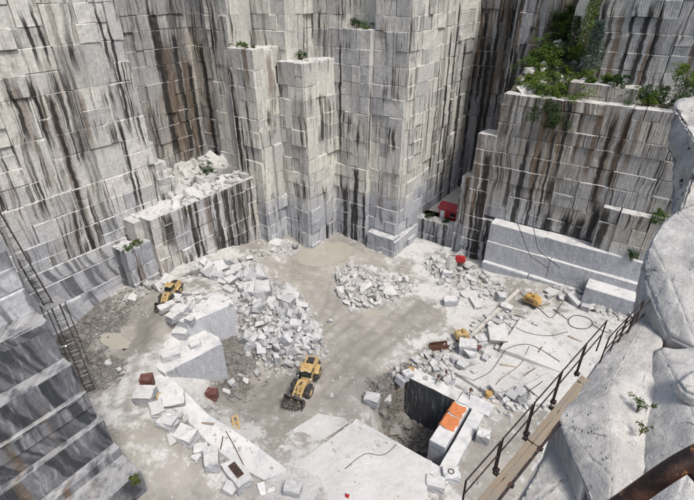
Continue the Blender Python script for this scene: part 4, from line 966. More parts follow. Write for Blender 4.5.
def compressor(px, py, rz, sc, mat, label):
    root = place(empty('compressor'), px, py, rz); root.scale = (sc,) * 3; tag(root, label, 'compressor', 'portable machines on the right hand bench')
    m = MB(); m.prism([(-1.3, .55), (-1.3, 1.5), (-1.0, 1.8), (.9, 1.8), (1.3, 1.35), (1.3, .55)], -.75, .75); b = m.build('housing', M[mat], root, bevel=.08)
    for k in range(5): MB().box(-.9 + k * .3, -.75 + k * .3, -.78, -.74, .8, 1.4).build('louvre', M['black'], b)
    MB().box(-1.2, 1.2, -.65, .65, .35, .56).build('chassis', M['black'], root)
    for x in (-.8, .8):
        for sg in (-1, 1): MB().cyl((x, sg * .6, .33), (x, sg * .82, .33), .33, n=16).build('wheel', M['tyre'], root)
    MB().cyl((1.2, 0, .45), (2.1, 0, .35), .06, n=8).build('tow_bar', M['black'], root)
    MB().cyl((-.6, .3, 1.8), (-.6, .3, 2.15), .07, n=8).build('exhaust', M['rust'], root)
    m = MB(); m.cyl((.2, -.45, 2.02), (.2, .45, 2.02), .28, n=14); m.build('air_tank', M['yellow_pale'], root)
    return root
compressor(461, 340, D(40), .95, 'yellow', 'small bright yellow machine on wheels by the saw track')
compressor(531, 306, D(-10), 1.15, 'yellow_pale', 'dirty yellow compressor on the grey bench floor below the right wall')
compressor(552, 270, D(-15), .95, 'yellow', 'upright yellow machine against the foot of the right wall')
compressor(410, 374, D(100), .62, 'yellow_pale', 'faded orange pump close to the corner of the dark cut face')
def drill_rig(px, py, rz, label):
    root = place(empty('rock_drill'), px, py, rz); tag(root, label, 'drill', 'rock drills standing on the white bench')
    for a in (0, 2.1, 4.2): MB().cyl((0, 0, 1.2), (math.cos(a) * .9, math.sin(a) * .9, 0), .05, n=6).build('leg', M['black'], root)
    MB().cyl((0, 0, .2), (.1, 0, 2.3), .07, n=8).build('mast', M['steel'], root)
    MB().box(-.15, .25, -.15, .15, 1.5, 2.1).build('drill_head', M['rust'], root, bevel=.03)
    MB().tube([(.1, .1, 1.9), (.6, .4, 1.3), (1.0, .6, .4), (1.5, 1.2, .05)], .035, 6).build('hose', M['hose'], root)
    return root
drill_rig(437, 384, .3, 'rock drill on a tripod at the edge of the dark cut face')
drill_rig(445, 380, 1.8, 'rock drill beside the upright pale stone by the cut')
drill_rig(469, 398, .9, 'rock drill standing on the white dust right of the tarp')
def drum(px, py, r, h, rz, mat, label):
    root = place(empty('drum'), px, py, rz); tag(root, label, 'drum')
    MB().cyl((0, 0, 0), (0, 0, h), r, n=20).build('shell', M[mat], root)
    for z in (.02, h * .33, h * .66, h - .03): MB().tube([(math.cos(a) * r, math.sin(a) * r, z) for a in np.linspace(0, 6.283, 21)], .03, 5).build('hoop', M[mat], root)
    return root
drum(160, 400, .45, .9, 0, 'yellow', 'yellow drum between granite blocks below the maroon box')
drum(488, 398, .5, 1.0, 0, 'yellow_pale', 'dusty yellow drum with a dark top by broken rock')
# yellow jib lying by the bench
root = place(empty('lifting_jib'), 236, 424, D(-35)); tag(root, 'bright yellow steel lifting jib lying below the front bench', 'jib')
for sg in (-.35, .35): MB().box(-1.3, 1.3, sg - .14, sg + .14, 0, .42).build('beam', M['yellow'], root, bevel=.03)
for x in (-1.1, 0, 1.1): MB().box(x - .12, x + .12, -.4, .4, .05, .36).build('cross_bar', M['yellow'], root)
# red tank on a stand
root = place(empty('red_tank'), 459, 268, D(20)); tag(root, 'bright red tank on a steel stand by the small rubble heap', 'tank')
MB().box(-1.1, 1.1, -.75, .75, 1.4, 2.75).build('tank', M['red'], root, bevel=.25)
for x in (-.9, .9):
    for y in (-.6, .6): MB().cyl((x, y, 0), (x, y, 1.45), .08, n=8).build('leg', M['black'], root)
MB().tube([(0, -.8, 1.6), (.1, -1.0, .8), (.2, -1.6, .05), (.4, -4, .05), (.2, -7, .05)], .06, 6).build('hose', M['rust'], root)
# steel beam by the saw track, saw track itself
def beam(p, q, name, mat, w, h, label, cat):
    a, b = G(*p), G(*q); d = b - a; root = empty(name, a, math.atan2(d.y, d.x)); tag(root, label, cat); L = math.hypot(d.x, d.y); sl = math.atan2(d.z, L); root.rotation_euler = (0, -sl, math.atan2(d.y, d.x))
    MB().box(0, L, -w / 2, w / 2, .12, .2).build('web', M[mat], root)
    for sg in (-1, 1): MB().box(0, L, sg * w / 2 - .03, sg * w / 2 + .03, .05, h).build('flange', M[mat], root)
    for k in range(int(L / 2.5) + 1): MB().box(k * 2.5, k * 2.5 + .2, -w * .8, w * .8, 0, .13).build('sleeper', M['wood'], root)
    return root
beam((463, 346), (519, 291), 'saw_track', 'rail_rail', .7, .4, 'long pale steel track running up the bench towards the right wall', 'track')
beam((430, 349), (448, 347), 'steel_beam', 'rust', 1.2, .9, 'short rusty steel beam lying in white dust', 'beam')
beam((582, 294), (597, 299), 'steel_beam', 'yellow_pale', .5, .4, 'faded yellow beam in rubble at the foot of the right wall', 'beam')
# red roofed shed on its ledge
px_ = PY(447, 217, 97.5); root = empty('shed', (-36.6, 97.0, 6.2), 0); tag(root, 'red shed with a pitched sheet roof on the grassy ledge', 'shed')
MB().box(-2.6, 2.6, -1.7, 1.7, 0, 2.5).build('wall', M['red'], root)
m = MB(); m.prism([(-2.1, 2.4), (0, 3.6), (2.1, 2.4), (2.1, 2.52), (0, 3.74), (-2.1, 2.52)], -3.0, 3.0, axis='x'); rf = m.build('roof', M['roof_red'], root)
for sg in (-1, 1):
    m = MB(); m.add([(sg * 2.6, -1.7, 2.5), (sg * 2.6, 1.7, 2.5), (sg * 2.6, 0, 3.5), (sg * 2.55, -1.7, 2.5), (sg * 2.55, 1.7, 2.5), (sg * 2.55, 0, 3.5)], [(0, 1, 2), (5, 4, 3), (0, 2, 5, 3), (1, 4, 5, 2), (0, 3, 4, 1)]); m.build('gable', M['red'], root)
for k in range(7): MB().prism([(-2.12, 2.5), (0, 3.74), (0, 3.80), (-2.12, 2.57)], -2.7 + k * .9, -2.64 + k * .9, axis='x').build('roof_rib', M['roof_red'], rf)
d_ = MB().box(-2.3, -1.2, -1.78, -1.70, 0, 2.1).build('door', M['white'], root); MB().box(-1.4, -1.32, -1.84, -1.78, 1.0, 1.15).build('handle', M['black'], d_)
w_ = MB().box(.3, 1.5, -1.77, -1.70, 1.0, 1.9).build('window', M['glass'], root); MB().box(.2, 1.6, -1.80, -1.77, .92, 1.0).build('sill', M['white'], w_)

# ------------------------------------------------------------------ ladders on the left
def ladder(p0, p1, w, side, label, rungs=None, cage=False):
    p0, p1 = Vector(p0), Vector(p1); d = p1 - p0; L = d.length; e = d.normalized(); s = Vector(side).normalized(); n = e.cross(s).normalized()
    root = empty('ladder', p0); tag(root, label, 'ladder', 'steel ladders down the left wall')
    for sg in (-.5, .5):
        MB().cyl(s * w * sg, s * w * sg + d, .10, n=6).build('stringer', M['dark_steel'], root)
        MB().cyl(s * w * sg + n * 1.0, s * w * sg + d + n * 1.0, .06, n=6).build('handrail', M['dark_steel'], root)
        for k in range(int(L / 2) + 1): MB().cyl(s * w * sg + e * k * 2, s * w * sg + e * k * 2 + n * 1.0, .045, n=5).build('baluster', M['dark_steel'], root)
    for k in range(int(L / .55)): MB().box(-w / 2, w / 2, -.03, .03, -.13, .13, Matrix.Translation(e * (k * .55 + .3)) @ Matrix((s, e, n)).transposed().to_4x4()).build('tread', M['steel'] if k % 3 else M['dark_steel'], root)
    return root
lb = WP(91, 391, 5.2); lm = PX(54, 303, -63.5); lt = PX(-6, 212, -68.5)
sv = Vector((.35, 1, 0))
ladder(lb, lm, 1.05, sv, 'lower flight of the dark steel ladder standing on the muddy floor')
ladder(lm + Vector((-.3, -.6, 0)), lt, 1.05, sv, 'long upper flight of the dark steel ladder against the left wall')
root = empty('landing', lm); tag(root, 'small steel landing between the two flights of the dark ladder', 'landing')
MB().box(-1.6, .8, -1.4, 1.2, -.12, 0).build('deck', M['steel'], root)
for x in (-1.5, .7):
    for y in (-1.3, 1.1): MB().cyl((x, y, -.1), (x, y, 5 - lm.z), .07, n=6).build('leg', M['dark_steel'], root)
o = MB().tube([PY(2, 226, 12.6), PY(20, 272, 12.6), PY(35, 318, 12.6)], .16, 8).build('pipe', M['steel']); tag(o, 'pale steel pipe running down beside the long ladder', 'pipe')
o = MB().tube([PY(35, 318, 12.6), PY(37, 340, 12.6), PY(43, 352, 12.7), PY(66, 346, 12.7)], .10, 8).build('pipe', M['white']); tag(o, 'bent white pipe on the ledge by the ladder foot', 'pipe')

# ------------------------------------------------------------------ hoses and cables
def hose(px, r, label, mat='hose', closed=False, dz=.06):
    pts = []
    raw = [G(a, b) for a, b in px]; n = len(raw)
    rng = range(n) if closed else range(n - 1)
    for i in rng:
        a, b = raw[i], raw[(i + 1) % n]; p0 = raw[i - 1] if (i or closed) else a; p3 = raw[(i + 2) % n] if (closed or i + 2 < n) else b
        for t in np.linspace(0, 1, 7)[:-1]:
            t = float(t); q = .5 * ((2 * a) + (b - p0) * t + (2 * p0 - 5 * a + 4 * b - p3) * t * t + (3 * a - p0 - 3 * b + p3) * t ** 3); pts.append(Vector((q.x, q.y, top_z(q.x, q.y) + dz)))
    if closed: pts.append(pts[0].copy())
    o = MB().tube(pts, r, 6).build('hose', M[mat], None, True); tag(o, label, 'hose', 'hoses and cables on the floor')
hose([(568,321),(575,316),(586,319),(592,325),(585,330),(572,327)], .07, 'black hose coiled in a loose ring on the white bench', closed=True)
hose([(592,326),(602,331),(612,334)], .06, 'short black hose trailing from the coiled ring')
hose([(560,362),(530,345),(505,352),(490,372),(470,385)], .05, 'thin dark cable winding across the white bench')
hose([(516,290),(540,310),(552,318),(566,300),(590,305)], .06, 'dark hose in the rubble below the right wall')
hose([(172,408),(173,418),(182,426),(188,430)], .07, 'black hose curling past the flat tipped slab')
hose([(226,432),(234,446),(240,458),(246,470)], .06, 'rusty cable running over the front bench', 'rust')
hose([(345,470),(365,455),(390,452),(420,445)], .04, 'thin dark cable over the large sawn slab')
hose([(480,420),(475,408),(488,392),(520,398),(545,380)], .05, 'dark cable from the drill to the yellow drum')
for (pp, lab) in (([PY(512, 190, 86.5), PY(518, 225, 84.5), PY(530, 256, 83.5), PY(548, 268, 83.2)], 'black air hose hanging down the right wall to the yellow machine'), ([PY(535, 205, 90), PY(533, 226, 86), PY(538, 250, 83.4), PY(560, 268, 83.0)], 'thin black cable slung across the low sawn right wall')):
    o = MB().tube(pp, .07, 6).build('hose', M['hose'], None, True); tag(o, lab, 'hose')
CL = [(448,392,2.6,40,'wood','weathered plank lying by the drills at the cut'),(456,398,2.2,-20,'wood','short timber beside the tarp covered block'),(492,404,3.0,15,'wood','long timber on the grey ground below the yellow drum'),(530,372,2.8,70,'rust','rusty bar lying on the sawn bench slab'),(508,366,2.4,20,'wood','timber baulk on the white bench by the cable'),(560,315,3.4,-30,'rust','long rusty bar near the coiled hose'),(545,305,2.6,50,'wood','grey timber by the dirty compressor'),(520,318,2.2,10,'rust','short rusty bar by the saw track head'),(424,356,2.4,80,'wood','plank sticking out of white dust by the rusty beam'),(414,362,2.0,20,'rust','bent rusty bar near the faded pump'),(440,366,2.6,-35,'steel','pale steel tube among broken rock'),(466,378,2.8,5,'steel','pale steel tube on the low bench slab'),(498,342,3.0,35,'steel','pale steel tube beside the saw track'),(205,424,2.6,30,'wood','plank on the front bench'),(222,444,2.0,-50,'rust','short rusty bar on the front bench'),(395,388,2.0,60,'wood','dark plank near the head of the cut'),(575,340,2.4,-10,'wood','timber on the white bench under the coiled hose'),(540,350,1.8,85,'rust','small rusty bar in the middle of the white bench')]
for (a, b, l, rz, mt, lab) in CL:
    p = G(a, b); m = MB()
    if mt == 'wood': m.box(-l / 2, l / 2, -.14, .14, 0, .12)
    else: m.tube([(-l / 2, 0, .08), (-l * .1, .03, .09), (l / 2, -.02, .08)], .07, 7)
    o = m.build('plank' if mt == 'wood' else 'bar', M[mt]); o.location = (p.x, p.y, top_z(p.x, p.y) + .02); o.rotation_euler = (0, R.uniform(-.03, .03), D(rz)); tag(o, lab, 'plank' if mt == 'wood' else 'metal bar', 'loose planks and bars')
hose([(432,356),(446,366),(452,380),(440,392)], .05, 'black hose looping to the rock drills at the cut')
hose([(500,318),(520,330),(545,336),(570,332)], .05, 'black hose from the dirty compressor over the white bench')
hose([(462,345),(450,352),(440,362),(426,366)], .05, 'black hose from the bright yellow machine')
hose([(556,274),(575,290),(600,305),(618,318)], .06, 'dark hose along the foot of the low sawn wall')
hose([(488,400),(500,380),(520,365),(530,345)], .04, 'thin red brown cable across the bench slab', 'rust')
# small bright scraps by the front slab
for (a, b, l, lab) in ((262, 490, 1.0, 'white paper sack lying by the grey block on the slab'), (271, 491, .8, 'small cream sack beside the white paper sack'), (347, 497, .5, 'red rag on the ground by the drilled block')):
    m = MB(); bm_ = []
    p = G(a, b)
    o = put_rock('sack', p, l, 'slab', .35, R, .1, .1); o.data = o.data.copy(); o.data.materials.clear(); o.data.materials.append(M['red'] if 'red' in lab else M['white']); tag(o, lab, 'sack')

# ------------------------------------------------------------------ foreground outcrop, walkway, guard pipe
def outcrop(pts, label, seed, amp=.10, step=.11, deep=5.0, shrink=.97):
    """a block of the near rim: hull of measured points, carried down, broken up by rock relief"""
    bm = bmesh.new(); top = [WP(*q) for q in pts]; c = sum(top, Vector()) / len(top)
    for p in top:
        bm.verts.new(p); bm.verts.new((c.x + (p.x - c.x) * shrink, c.y + (p.y - c.y) * shrink, p.z - deep))
    r = bmesh.ops.convex_hull(bm, input=bm.verts)
    bmesh.ops.delete(bm, geom=list({g for g in list(r['geom_interior']) + list(r['geom_unused']) if isinstance(g, bmesh.types.BMVert)}), context='VERTS')
    bmesh.ops.bevel(bm, geom=[e for e in bm.edges if e.calc_face_angle(0) > .25], offset=.07, segments=2, affect='EDGES', clamp_overlap=True)
    bmesh.ops.triangulate(bm, faces=bm.faces)
    for it in range(9):
        lim = step * (1 if it < 8 else 1)
        L = [e for e in bm.edges if e.calc_length() > lim and (e.verts[0].co.z + e.verts[1].co.z) / 2 > c.z - 2.6]
        if not L: break
        bmesh.ops.subdivide_edges(bm, edges=L, cuts=1); bmesh.ops.triangulate(bm, faces=[f for f in bm.faces if len(f.verts) > 3])
    bm.normal_update(); mv = []
    for v in bm.verts:
        p = v.co; q = p * .7 + Vector((seed * 7, 0, 0))
        d = amp * 1.3 * fbm(q, 3) + amp * .30 * noise.hetero_terrain(p * 1.6, .8, 2.1, 4, .6) * .4
        vo = noise.voronoi(p * .9 + Vector((seed, 0, 0)) + .35 * noise.noise_vector(p * 1.1))[0]
        d -= amp * .7 * math.exp(-((vo[1] - vo[0]) / .02) ** 2) * max(0, noise.noise(p * .5 + Vector((seed, 5, 2))) * 2.5)
        cl = noise.cell(p * 1.6 + Vector((seed, 3, 1)) + .5 * noise.noise_vector(p * 1.3)); d += amp * .16 * cl
        d += amp * .12 * fbm(p * 8, 3)
        mv.append(v.normal * d)
    for v, d in zip(bm.verts, mv): v.co += d
    me = bpy.data.meshes.new('rock_outcrop'); bm.to_mesh(me); bm.free()
    o = link('rock_outcrop', me, M['outcrop'], None, True); tag(o, label, 'rock', 'granite of the near rim'); return o
outcrop([(641,268,48.5),(649,240,49.0),(661,222,49.3),(678,209,49.6),(700,203,49.7),(780,203,49.9),(645,296,48.0),(654,314,47.75),(668,336,47.7),(700,352,47.8),(780,350,48.0),(690,262,49.0),(668,275,48.75),(740,270,49.3)], 'huge pale granite boulder above the rim slab', 1, .07, .11, 3.0, .6)
outcrop([(556,418,47.1),(583,384,47.2),(607,352,47.2),(634,322,47.3),(650,313,47.4),(664,335,47.5),(641,372,47.4),(646,430,47.3),(640,520,47.1),(606,540,47.0),(588,470,47.0),(606,395,47.55),(618,430,47.5),(612,480,47.4)], 'broad pale granite slab of the near rim beside the walkway', 2, .05)
outcrop([(500,525,46.2),(538,464,46.3),(566,428,46.4),(590,450,46.5),(604,500,46.5),(612,590,46.4),(480,590,46.0),(572,470,46.6)], 'grey lower granite shelf beside the plank walkway', 3, .05)
outcrop([(640,372,47.2),(660,348,47.6),(700,350,47.8),(780,350,47.9),(830,590,47.8),(650,590,47.1),(648,450,47.1),(700,430,47.9)], 'grey granite slab of the rim behind the rusted guard pipe', 4, .07)
outcrop([(676,380,48.2),(690,368,48.4),(740,372,48.5),(740,402,48.3),(700,399,48.2),(684,392,48.15)], 'dark edged granite chunk lying on the rim slab', 5, .04, .07, .35)
outcrop([(674,106,49.4),(680,100,49.6),(700,97,49.8),(780,95,50.2),(677,205,45.2),(678,222,44.5),(780,225,44.6),(700,150,48.2)], 'grey granite pillar rising behind the huge pale boulder', 6, .22, .3, .6)
outcrop([(648,306,47.0),(656,300,47.1),(668,318,47.2),(660,338,47.0)], 'dark wedge of rock under the huge pale boulder', 7, .04, .08, 2)

# plank walkway
wa, wb = WP(470, 520, 46.95), WP(607, 352, 47.35); dd_ = wb - wa; L_ = dd_.length; rz_ = math.atan2(dd_.y, dd_.x); pit = -math.asin(dd_.z / L_)
root = empty('walkway', wa); root.rotation_euler = (0, pit, rz_); tag(root, 'narrow wooden plank walkway running up beside the rim rock', 'walkway')
LP_ = L_ * .80
for k in range(int(LP_ / 2.4) + 1):
    x0, x1 = k * 2.4, min(LP_, k * 2.4 + 2.38)
    for j in range(2): MB().box(x0 + .01 * j, x1 - .01 * j, -.12 + j * .13, j * .13 - .005, -.05, .0 + .004 * ((k + j) % 2)).build('plank', M['wood'], root, bevel=.006)
MB().box(0, LP_, -.18, -.135, -.13, -.02).build('edge_beam', M['rail'], root)
for k in range(int(LP_ / 1.2)): MB().box(k * 1.2, k * 1.2 + .08, -.22, .25, -.12, -.055).build('bearer', M['rail'], root)
def railing(A, B, panels, label, h=1.0):
    d = B - A; L = d.length; root = empty('railing', A); root.rotation_euler = (0, -math.asin(d.z / L), math.atan2(d.y, d.x)); tag(root, label, 'railing', 'dark steel railings of the walkway')
    for k in range(panels):
        x0, x1 = L * k / panels + .05, L * (k + 1) / panels - .05
        for x in (x0, x1): MB().box(x - .015, x + .015, -.015, .015, -.12, h).build('post', M['rail'], root)
        for z in (h - .02, h * .52): MB().box(x0, x1, -.013, .013, z - .013, z + .013).build('rail', M['rail'], root)
        MB().box(x0 - .05, x0 + .05, -.06, .06, -.14, -.06).build('foot', M['rail'], root)
    return root
nrm = Vector((-dd_.y, dd_.x, 0)).normalized()
railing(wa + nrm * .24 + Vector((0, 0, .02)), wb + nrm * .24 + Vector((0, 0, .02)), 5, 'dark steel railing along the plank walkway')
ra, rb_ = WP(598, 366, 47.2), WP(634, 326, 47.2)
railing(ra, rb_, 2, 'dark steel railing at the upper end beyond the walkway planks')
railing(WP(606, 360, 47.0), WP(640, 326, 47.0), 2, 'second dark railing close behind the upper end railing')

# rusted guard pipe close to the camera
def near(px, py, d): r_ = ray(px, py); return CAMV + r_ * d
gp = [near(585, 530, 1.55), near(618, 507, 1.5), near(645, 488, 1.46), near(668, 472, 1.42), near(690, 459, 1.40), near(730, 440, 1.36), near(790, 415, 1.3)]
root = empty('guard_rail', gp[0]); tag(root, 'rusted steel guard pipe with peeling orange patches', 'guard rail')
fine = []
for i in range(len(gp) - 1):
    for t in np.linspace(0, 1, 6)[:-1]:
        a, b = gp[i], gp[i + 1]; p0 = gp[max(0, i - 1)]; p3 = gp[min(len(gp) - 1, i + 2)]; t = float(t)
        fine.append(.5 * ((2 * a) + (b - p0) * t + (2 * p0 - 5 * a + 4 * b - p3) * t * t + (3 * a - p0 - 3 * b + p3) * t ** 3) - gp[0])
MB().tube(fine, .030, 20).build('pipe', M['pipe'], root, True)
MB().tube([near(688, 463, 1.41) - gp[0], near(704, 482, 1.44) - gp[0], near(715, 520, 1.5) - gp[0], near(725, 580, 1.6) - gp[0]], [.026, .024, .023, .023], 16).build('brace', M['pipe'], root, True)

# ------------------------------------------------------------------ vegetation
def leaf_mesh(Rr, n, rx, rz, ls, clumps):
    v = []; f = []; cs = [(Rr.gauss(0, .42) * rx, Rr.gauss(0, .42) * rx, rz * Rr.uniform(.12, 1.0), Rr.uniform(.18, .42)) for _ in range(clumps)]
    for _ in range(n):
        c = Rr.choice(cs); p = Vector((Rr.gauss(0, 1), Rr.gauss(0, 1), Rr.gauss(0, 1))).normalized() * c[3] * Rr.uniform(.5, 1.05); p = Vector((c[0] + p.x * rx, c[1] + p.y * rx, max(.02, c[2] + p.z * rz * .7)))
        q = Euler((Rr.gauss(0, .7), Rr.gauss(0, .7), Rr.uniform(0, 6.28))).to_matrix(); s = ls * Rr.uniform(.6, 1.4); k = len(v)
        for a in ((0, -.5, 0), (.28, 0, .06), (0, .5, 0), (-.28, 0, .06)): v.append(tuple(p + q @ (Vector(a) * s)))
        f.append((k, k + 1, k + 2, k + 3))
    return v, f, cs
VEG = {}
def shrub(loc, rx, hz, mat, label, n=900, ls=.3, clumps=14, name='shrub', cat='shrub', group=None, seed=None):
    Rr = random.Random(seed if seed is not None else int(abs(loc[0] * 37 + loc[1] * 11 + loc[2])))
    root = empty(name, loc, 0); tag(root, label, cat, group)
    v, f, cs = leaf_mesh(Rr, n, rx, hz, ls, clumps); m = MB(); m.v = v; m.f = f; m.build('foliage', M[mat], root)
    s = MB()
    for c in cs[:max(4, clumps // 2)]: s.tube([(0, 0, -.2), (c[0] * .4, c[1] * .4, c[2] * .5), (c[0], c[1], c[2])], [.05 * min(hz, hz ** .5), .035 * min(hz, hz ** .5), .012 * min(1, hz)], 5)
    s.build('stem', M['bark'], root); return root
# talus gully above the right wall: sloping bed, white boulders, shrubs, a climbing tree
def gully_z(x, y): return 36.6 + max(0, y - 92.5) * .52 + .5 * fbm((x * .3, y * .3, 0))
v = []; f = []; gx_ = np.arange(-27, -13.0, .7); gy_ = np.arange(91.6, 124, .7)
for x in gx_:
    for y in gy_: v.append((float(x), float(y), gully_z(float(x), float(y))))
ny_ = len(gy_)
for i in range(len(gx_) - 1):
    for j in range(ny_ - 1): f.append((i * ny_ + j, (i + 1) * ny_ + j, (i + 1) * ny_ + j + 1, i * ny_ + j + 1))
me = bpy.data.meshes.new('talus'); me.from_pydata(v, [], f); me.update(); tag(link('talus_slope', me, M['soil'], None, True), kind='structure')
for k in range(60):
    x, y = R.uniform(-25.8, -15), R.uniform(92.5, 116)
    tag(put_rock('boulder', (x, y, gully_z(x, y)), R.lognormvariate(.12, .45), 'talus', R.choice((.6, .8)), R, .6, .25), 'white weathered boulder among shrubs in the steep gully', 'rock', 'white boulders in the gully')
for k in range(60):
    x, y = R.uniform(-26, -14.5), R.uniform(92, 117); h = R.uniform(1.3, 3.0)
    shrub((x, y, gully_z(x, y)), h * 1.0, h, R.choice(('leaf', 'leaf_lime', 'leaf_lime', 'leaf')), 'bright green shrub among white boulders in the steep gully', 620, .30, 12, group='shrubs in the gully', seed=900 + k)
p = PY(549, 112, 91.2); shrub((p.x, 90.9, 32.6), 3.4, 5.4, 'leaf_dark', 'dark dense bush hanging over the left top of the right wall', 2600, .36, 30)
p = PY(537, 112, 91.2); shrub((p.x, 91.8, 35.2), 2.0, 2.4, 'leaf', 'mid green bush beside the dark hanging bush', 900, .3, 14)
p = PY(583, 80, 100); 
def tall_tree(loc, h, rx, mat, label, n):
    Rr = random.Random(int(h * 10)); root = empty('tree', loc); tag(root, label, 'tree')
    s = MB(); s.tube([(0, 0, -.5), (.2, .1, h * .35), (-.1, .2, h * .7), (.1, .1, h)], [.16, .12, .08, .03], 7)
    for k in range(16):
        z = h * (.2 + .045 * k); a = k * 2.4; l = rx * Rr.uniform(.6, 1.1); s.tube([(0, .1, z), (math.cos(a) * l * .5, math.sin(a) * l * .5, z + .3), (math.cos(a) * l, math.sin(a) * l, z + .5)], [.05, .03, .012], 4)
    s.build('trunk', M['bark'], root)
    v, f = [], []
    for _ in range(n):
        t = Rr.uniform(.12, 1.02); a = Rr.uniform(0, 6.28); w_ = rx * (1.05 - .65 * t) * (.55 + .45 * noise.noise(Vector((a * .8, t * 7, h)))+ .25) * Rr.uniform(.35, 1.1)
        p = Vector((math.cos(a) * w_, math.sin(a) * w_, t * h)); q = Euler((Rr.gauss(0, .7), Rr.gauss(0, .7), Rr.uniform(0, 6.28))).to_matrix(); s_ = .34 * Rr.uniform(.6, 1.4); k = len(v)
        for c in ((0, -.5, 0), (.28, 0, .06), (0, .5, 0), (-.28, 0, .06)): v.append(tuple(p + q @ (Vector(c) * s_)))
        f.append((k, k + 1, k + 2, k + 3))
    m = MB(); m.v = v; m.f = f; m.build('crown', M[mat], root); return root
tall_tree((-17.2, 103, gully_z(-17.2, 103)), 15.0, 2.0, 'leaf_lime', 'slender yellow green tree climbing the wall above the gully', 2600)
tall_tree((-14.9, 100.5, gully_z(-15, 100.5)), 9.0, 2.8, 'leaf_blue', 'bluish grey green tree leaning beside the gully', 2600)
tall_tree((-19.5, 104, gully_z(-19.5, 104)), 7.5, 2.2, 'leaf_dark', 'dark green young tree at the head of the gully', 1700)
# bushes on the upper right ledge
for (a, b, h, mat, lab) in ((606,78,1.6,'leaf_lime','low yellow green bush on the stained ledge block'),(590,82,1.2,'leaf','small green bush at the corner of the stained ledge block'),(618,84,1.9,'leaf_dark','dark bush at the right end of the stained ledge block'),(627,105,3.0,'leaf','round green bush at the lip of the upper right ledge'),(637,104,3.2,'leaf_dark','dark green bush next to the tangled branches'),(668,84,3.2,'leaf','pale green bush under the upper right wall'),(654,86,2.2,'leaf_lime','small lime bush by the dark hollow'),(690,105,5.0,'leaf_dark','tall dark bush at the far end of the upper right ledge'),(692,72,3.2,'leaf_lime','lime green sapling above the dark bush')):
    p = PY(a, b, 95.5); z = 40.4 if 'ledge block' in lab else (37.2 if b > 75 else 41); shrub((p.x, 95.5 + R.uniform(-.5, 1.5), z), h * .85, h, mat, lab, int(500 + 330 * h), .3, 16)
for k in range(34):
    x, y = R.uniform(-8, 8), R.uniform(92.6, 99)
    tag(put_rock('boulder', (x, y, 37.0), R.lognormvariate(.3, .45), 'talus', R.choice((.6, .8)), R, .4, .15), 'weathered lump on the overgrown upper right ledge', 'rock', 'lumps on the upper right ledge')
m = MB()
for k in range(14): 
    x = R.uniform(-2.5, 2.5); m.tube([(x, R.uniform(-1, 1), 0), (x + R.uniform(-1, 1), 0, R.uniform(.5, 1.4)), (x + R.uniform(-2.5, 2.5), R.uniform(-1, 1), R.uniform(.3, 1.8))], [.10, .07, .03], 5)
o = m.build('dead_branches', M['bark']); o.location = (-2.0, 93.6, 37.2); tag(o, 'tangle of dead grey branches on the upper right ledge', 'branches')
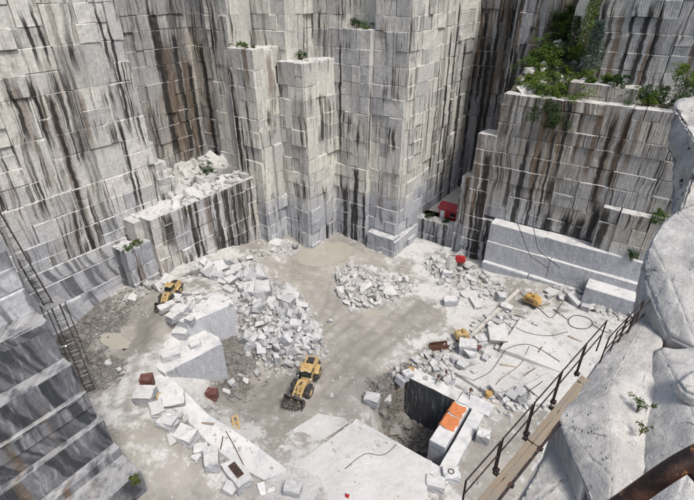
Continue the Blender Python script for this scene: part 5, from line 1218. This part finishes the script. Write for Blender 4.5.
# other shrubs on the faces
for (loc, rx, h, mat, n, lab) in (((-75.5, 57.0, 20.2), 2.0, 3.0, 'leaf_dark', 1300, 'dark green shrub among slabs on the high ledge'), ((-70.2, 49.5, 18.4), 1.4, 1.6, 'leaf', 500, 'small shrub hanging from the lip of the high ledge'), ((-69.9, 46.5, 18.2), 1.0, 1.1, 'grass', 300, 'tuft of grass on the lip of the high ledge'),
     ((-55.5, 82.0, 48.0), 2.0, 1.8, 'leaf_dark', 700, 'dark shrub on the top of the square pillar'), ((-53.0, 82.6, 48.0), 1.8, 1.3, 'leaf', 600, 'low green shrub on the top of the square pillar'), ((-63.0, 74.0, 42.5), 1.6, 1.7, 'leaf_dark', 600, 'dark shrub on the lower of the two stepped towers'),
     ((-71.5, 66.6, 45.0), 1.3, .9, 'leaf', 420, 'low green plants on top of the taller stepped tower'), ((-69.4, 66.4, 45.0), 1.2, .8, 'grass', 380, 'dry grass tuft on top of the taller stepped tower'), ((-41.0, 93.6, 6.3), 1.8, 1.0, 'leaf_dark', 620, 'dark green undergrowth left of the red shed'), ((-36.2, 93.2, 6.3), 1.9, .9, 'leaf_dark', 620, 'dark green undergrowth in front of the red shed'), ((-33.6, 99, 6.3), 1.6, 2.4, 'leaf_dark', 620, 'dark bush close to the gable of the red shed'),
     ((-71.4, 36.5, 15.5), 1.2, .6, 'grass', 420, 'grass tuft on the pale bench block by the left wall'), ((-71.2, 34.6, 15.5), 1.0, .5, 'leaf', 350, 'green weeds on the pale bench block by the left wall'), ((3.4, 88.6, 19.8), 1.8, 2.6, 'leaf', 800, 'green bush on the stepped blocks of the right wall'), ((2.0, 87.4, 12.2), 1.5, 1.6, 'leaf_dark', 600, 'dark bush below the stepped blocks of the right wall'), ((5.2, 88.2, 20.2), 1.4, 1.5, 'leaf_lime', 500, 'lime green weeds on the stepped blocks of the right wall'),
     ((-36.8, 11.3, 8.1), .8, .5, 'grass', 320, 'dry weeds at the end of the lowest dark ledge'), ((-41.2, 2.5, 9.4), .9, .4, 'grass', 260, 'mossy weeds on a dark banded ledge')):
    shrub(loc, rx, h, mat, lab, n, .26, 12)
p = WP(640, 405, 47.7); shrub((p.x, p.y, p.z - .05), .28, .22, 'leaf', 'small weed growing in the crack of the rim slab', 300, .045, 10)
p = WP(643, 428, 47.65); shrub((p.x, p.y, p.z - .05), .2, .15, 'grass', 'dry moss in the crack of the rim slab', 240, .04, 8)

# ------------------------------------------------------------------ keep the 300 rocks that show largest; the smaller ones become one mass of rubble
bo = [o for o in COL.objects if o.name.startswith('boulder') and o.type == 'MESH']
def seen(o):
    q = o.location - CAMV; return max(o.scale) / q.length
bo.sort(key=seen, reverse=True)
mats = []; V = []; Fc = []; MI = []; off = 0
for o in bo[300:]:
    mt = o.data.materials[0]
    if mt not in mats: mats.append(mt)
    Mx = Matrix.LocRotScale(o.location, o.rotation_euler, o.scale)
    V += [tuple(Mx @ q.co) for q in o.data.vertices]; Fc += [tuple(i + off for i in q.vertices) for q in o.data.polygons]; MI += [mats.index(mt)] * len(o.data.polygons); off += len(o.data.vertices)
    bpy.data.objects.remove(o)
me = bpy.data.meshes.new('small_rubble'); me.from_pydata(V, [], Fc); me.update()
for mt in mats: me.materials.append(mt)
me.polygons.foreach_set('material_index', MI)
o = bpy.data.objects.new('small_rubble', me); COL.objects.link(o); tag(o, 'small broken granite pieces scattered through heaps and along wall feet', 'rubble', kind='stuff')
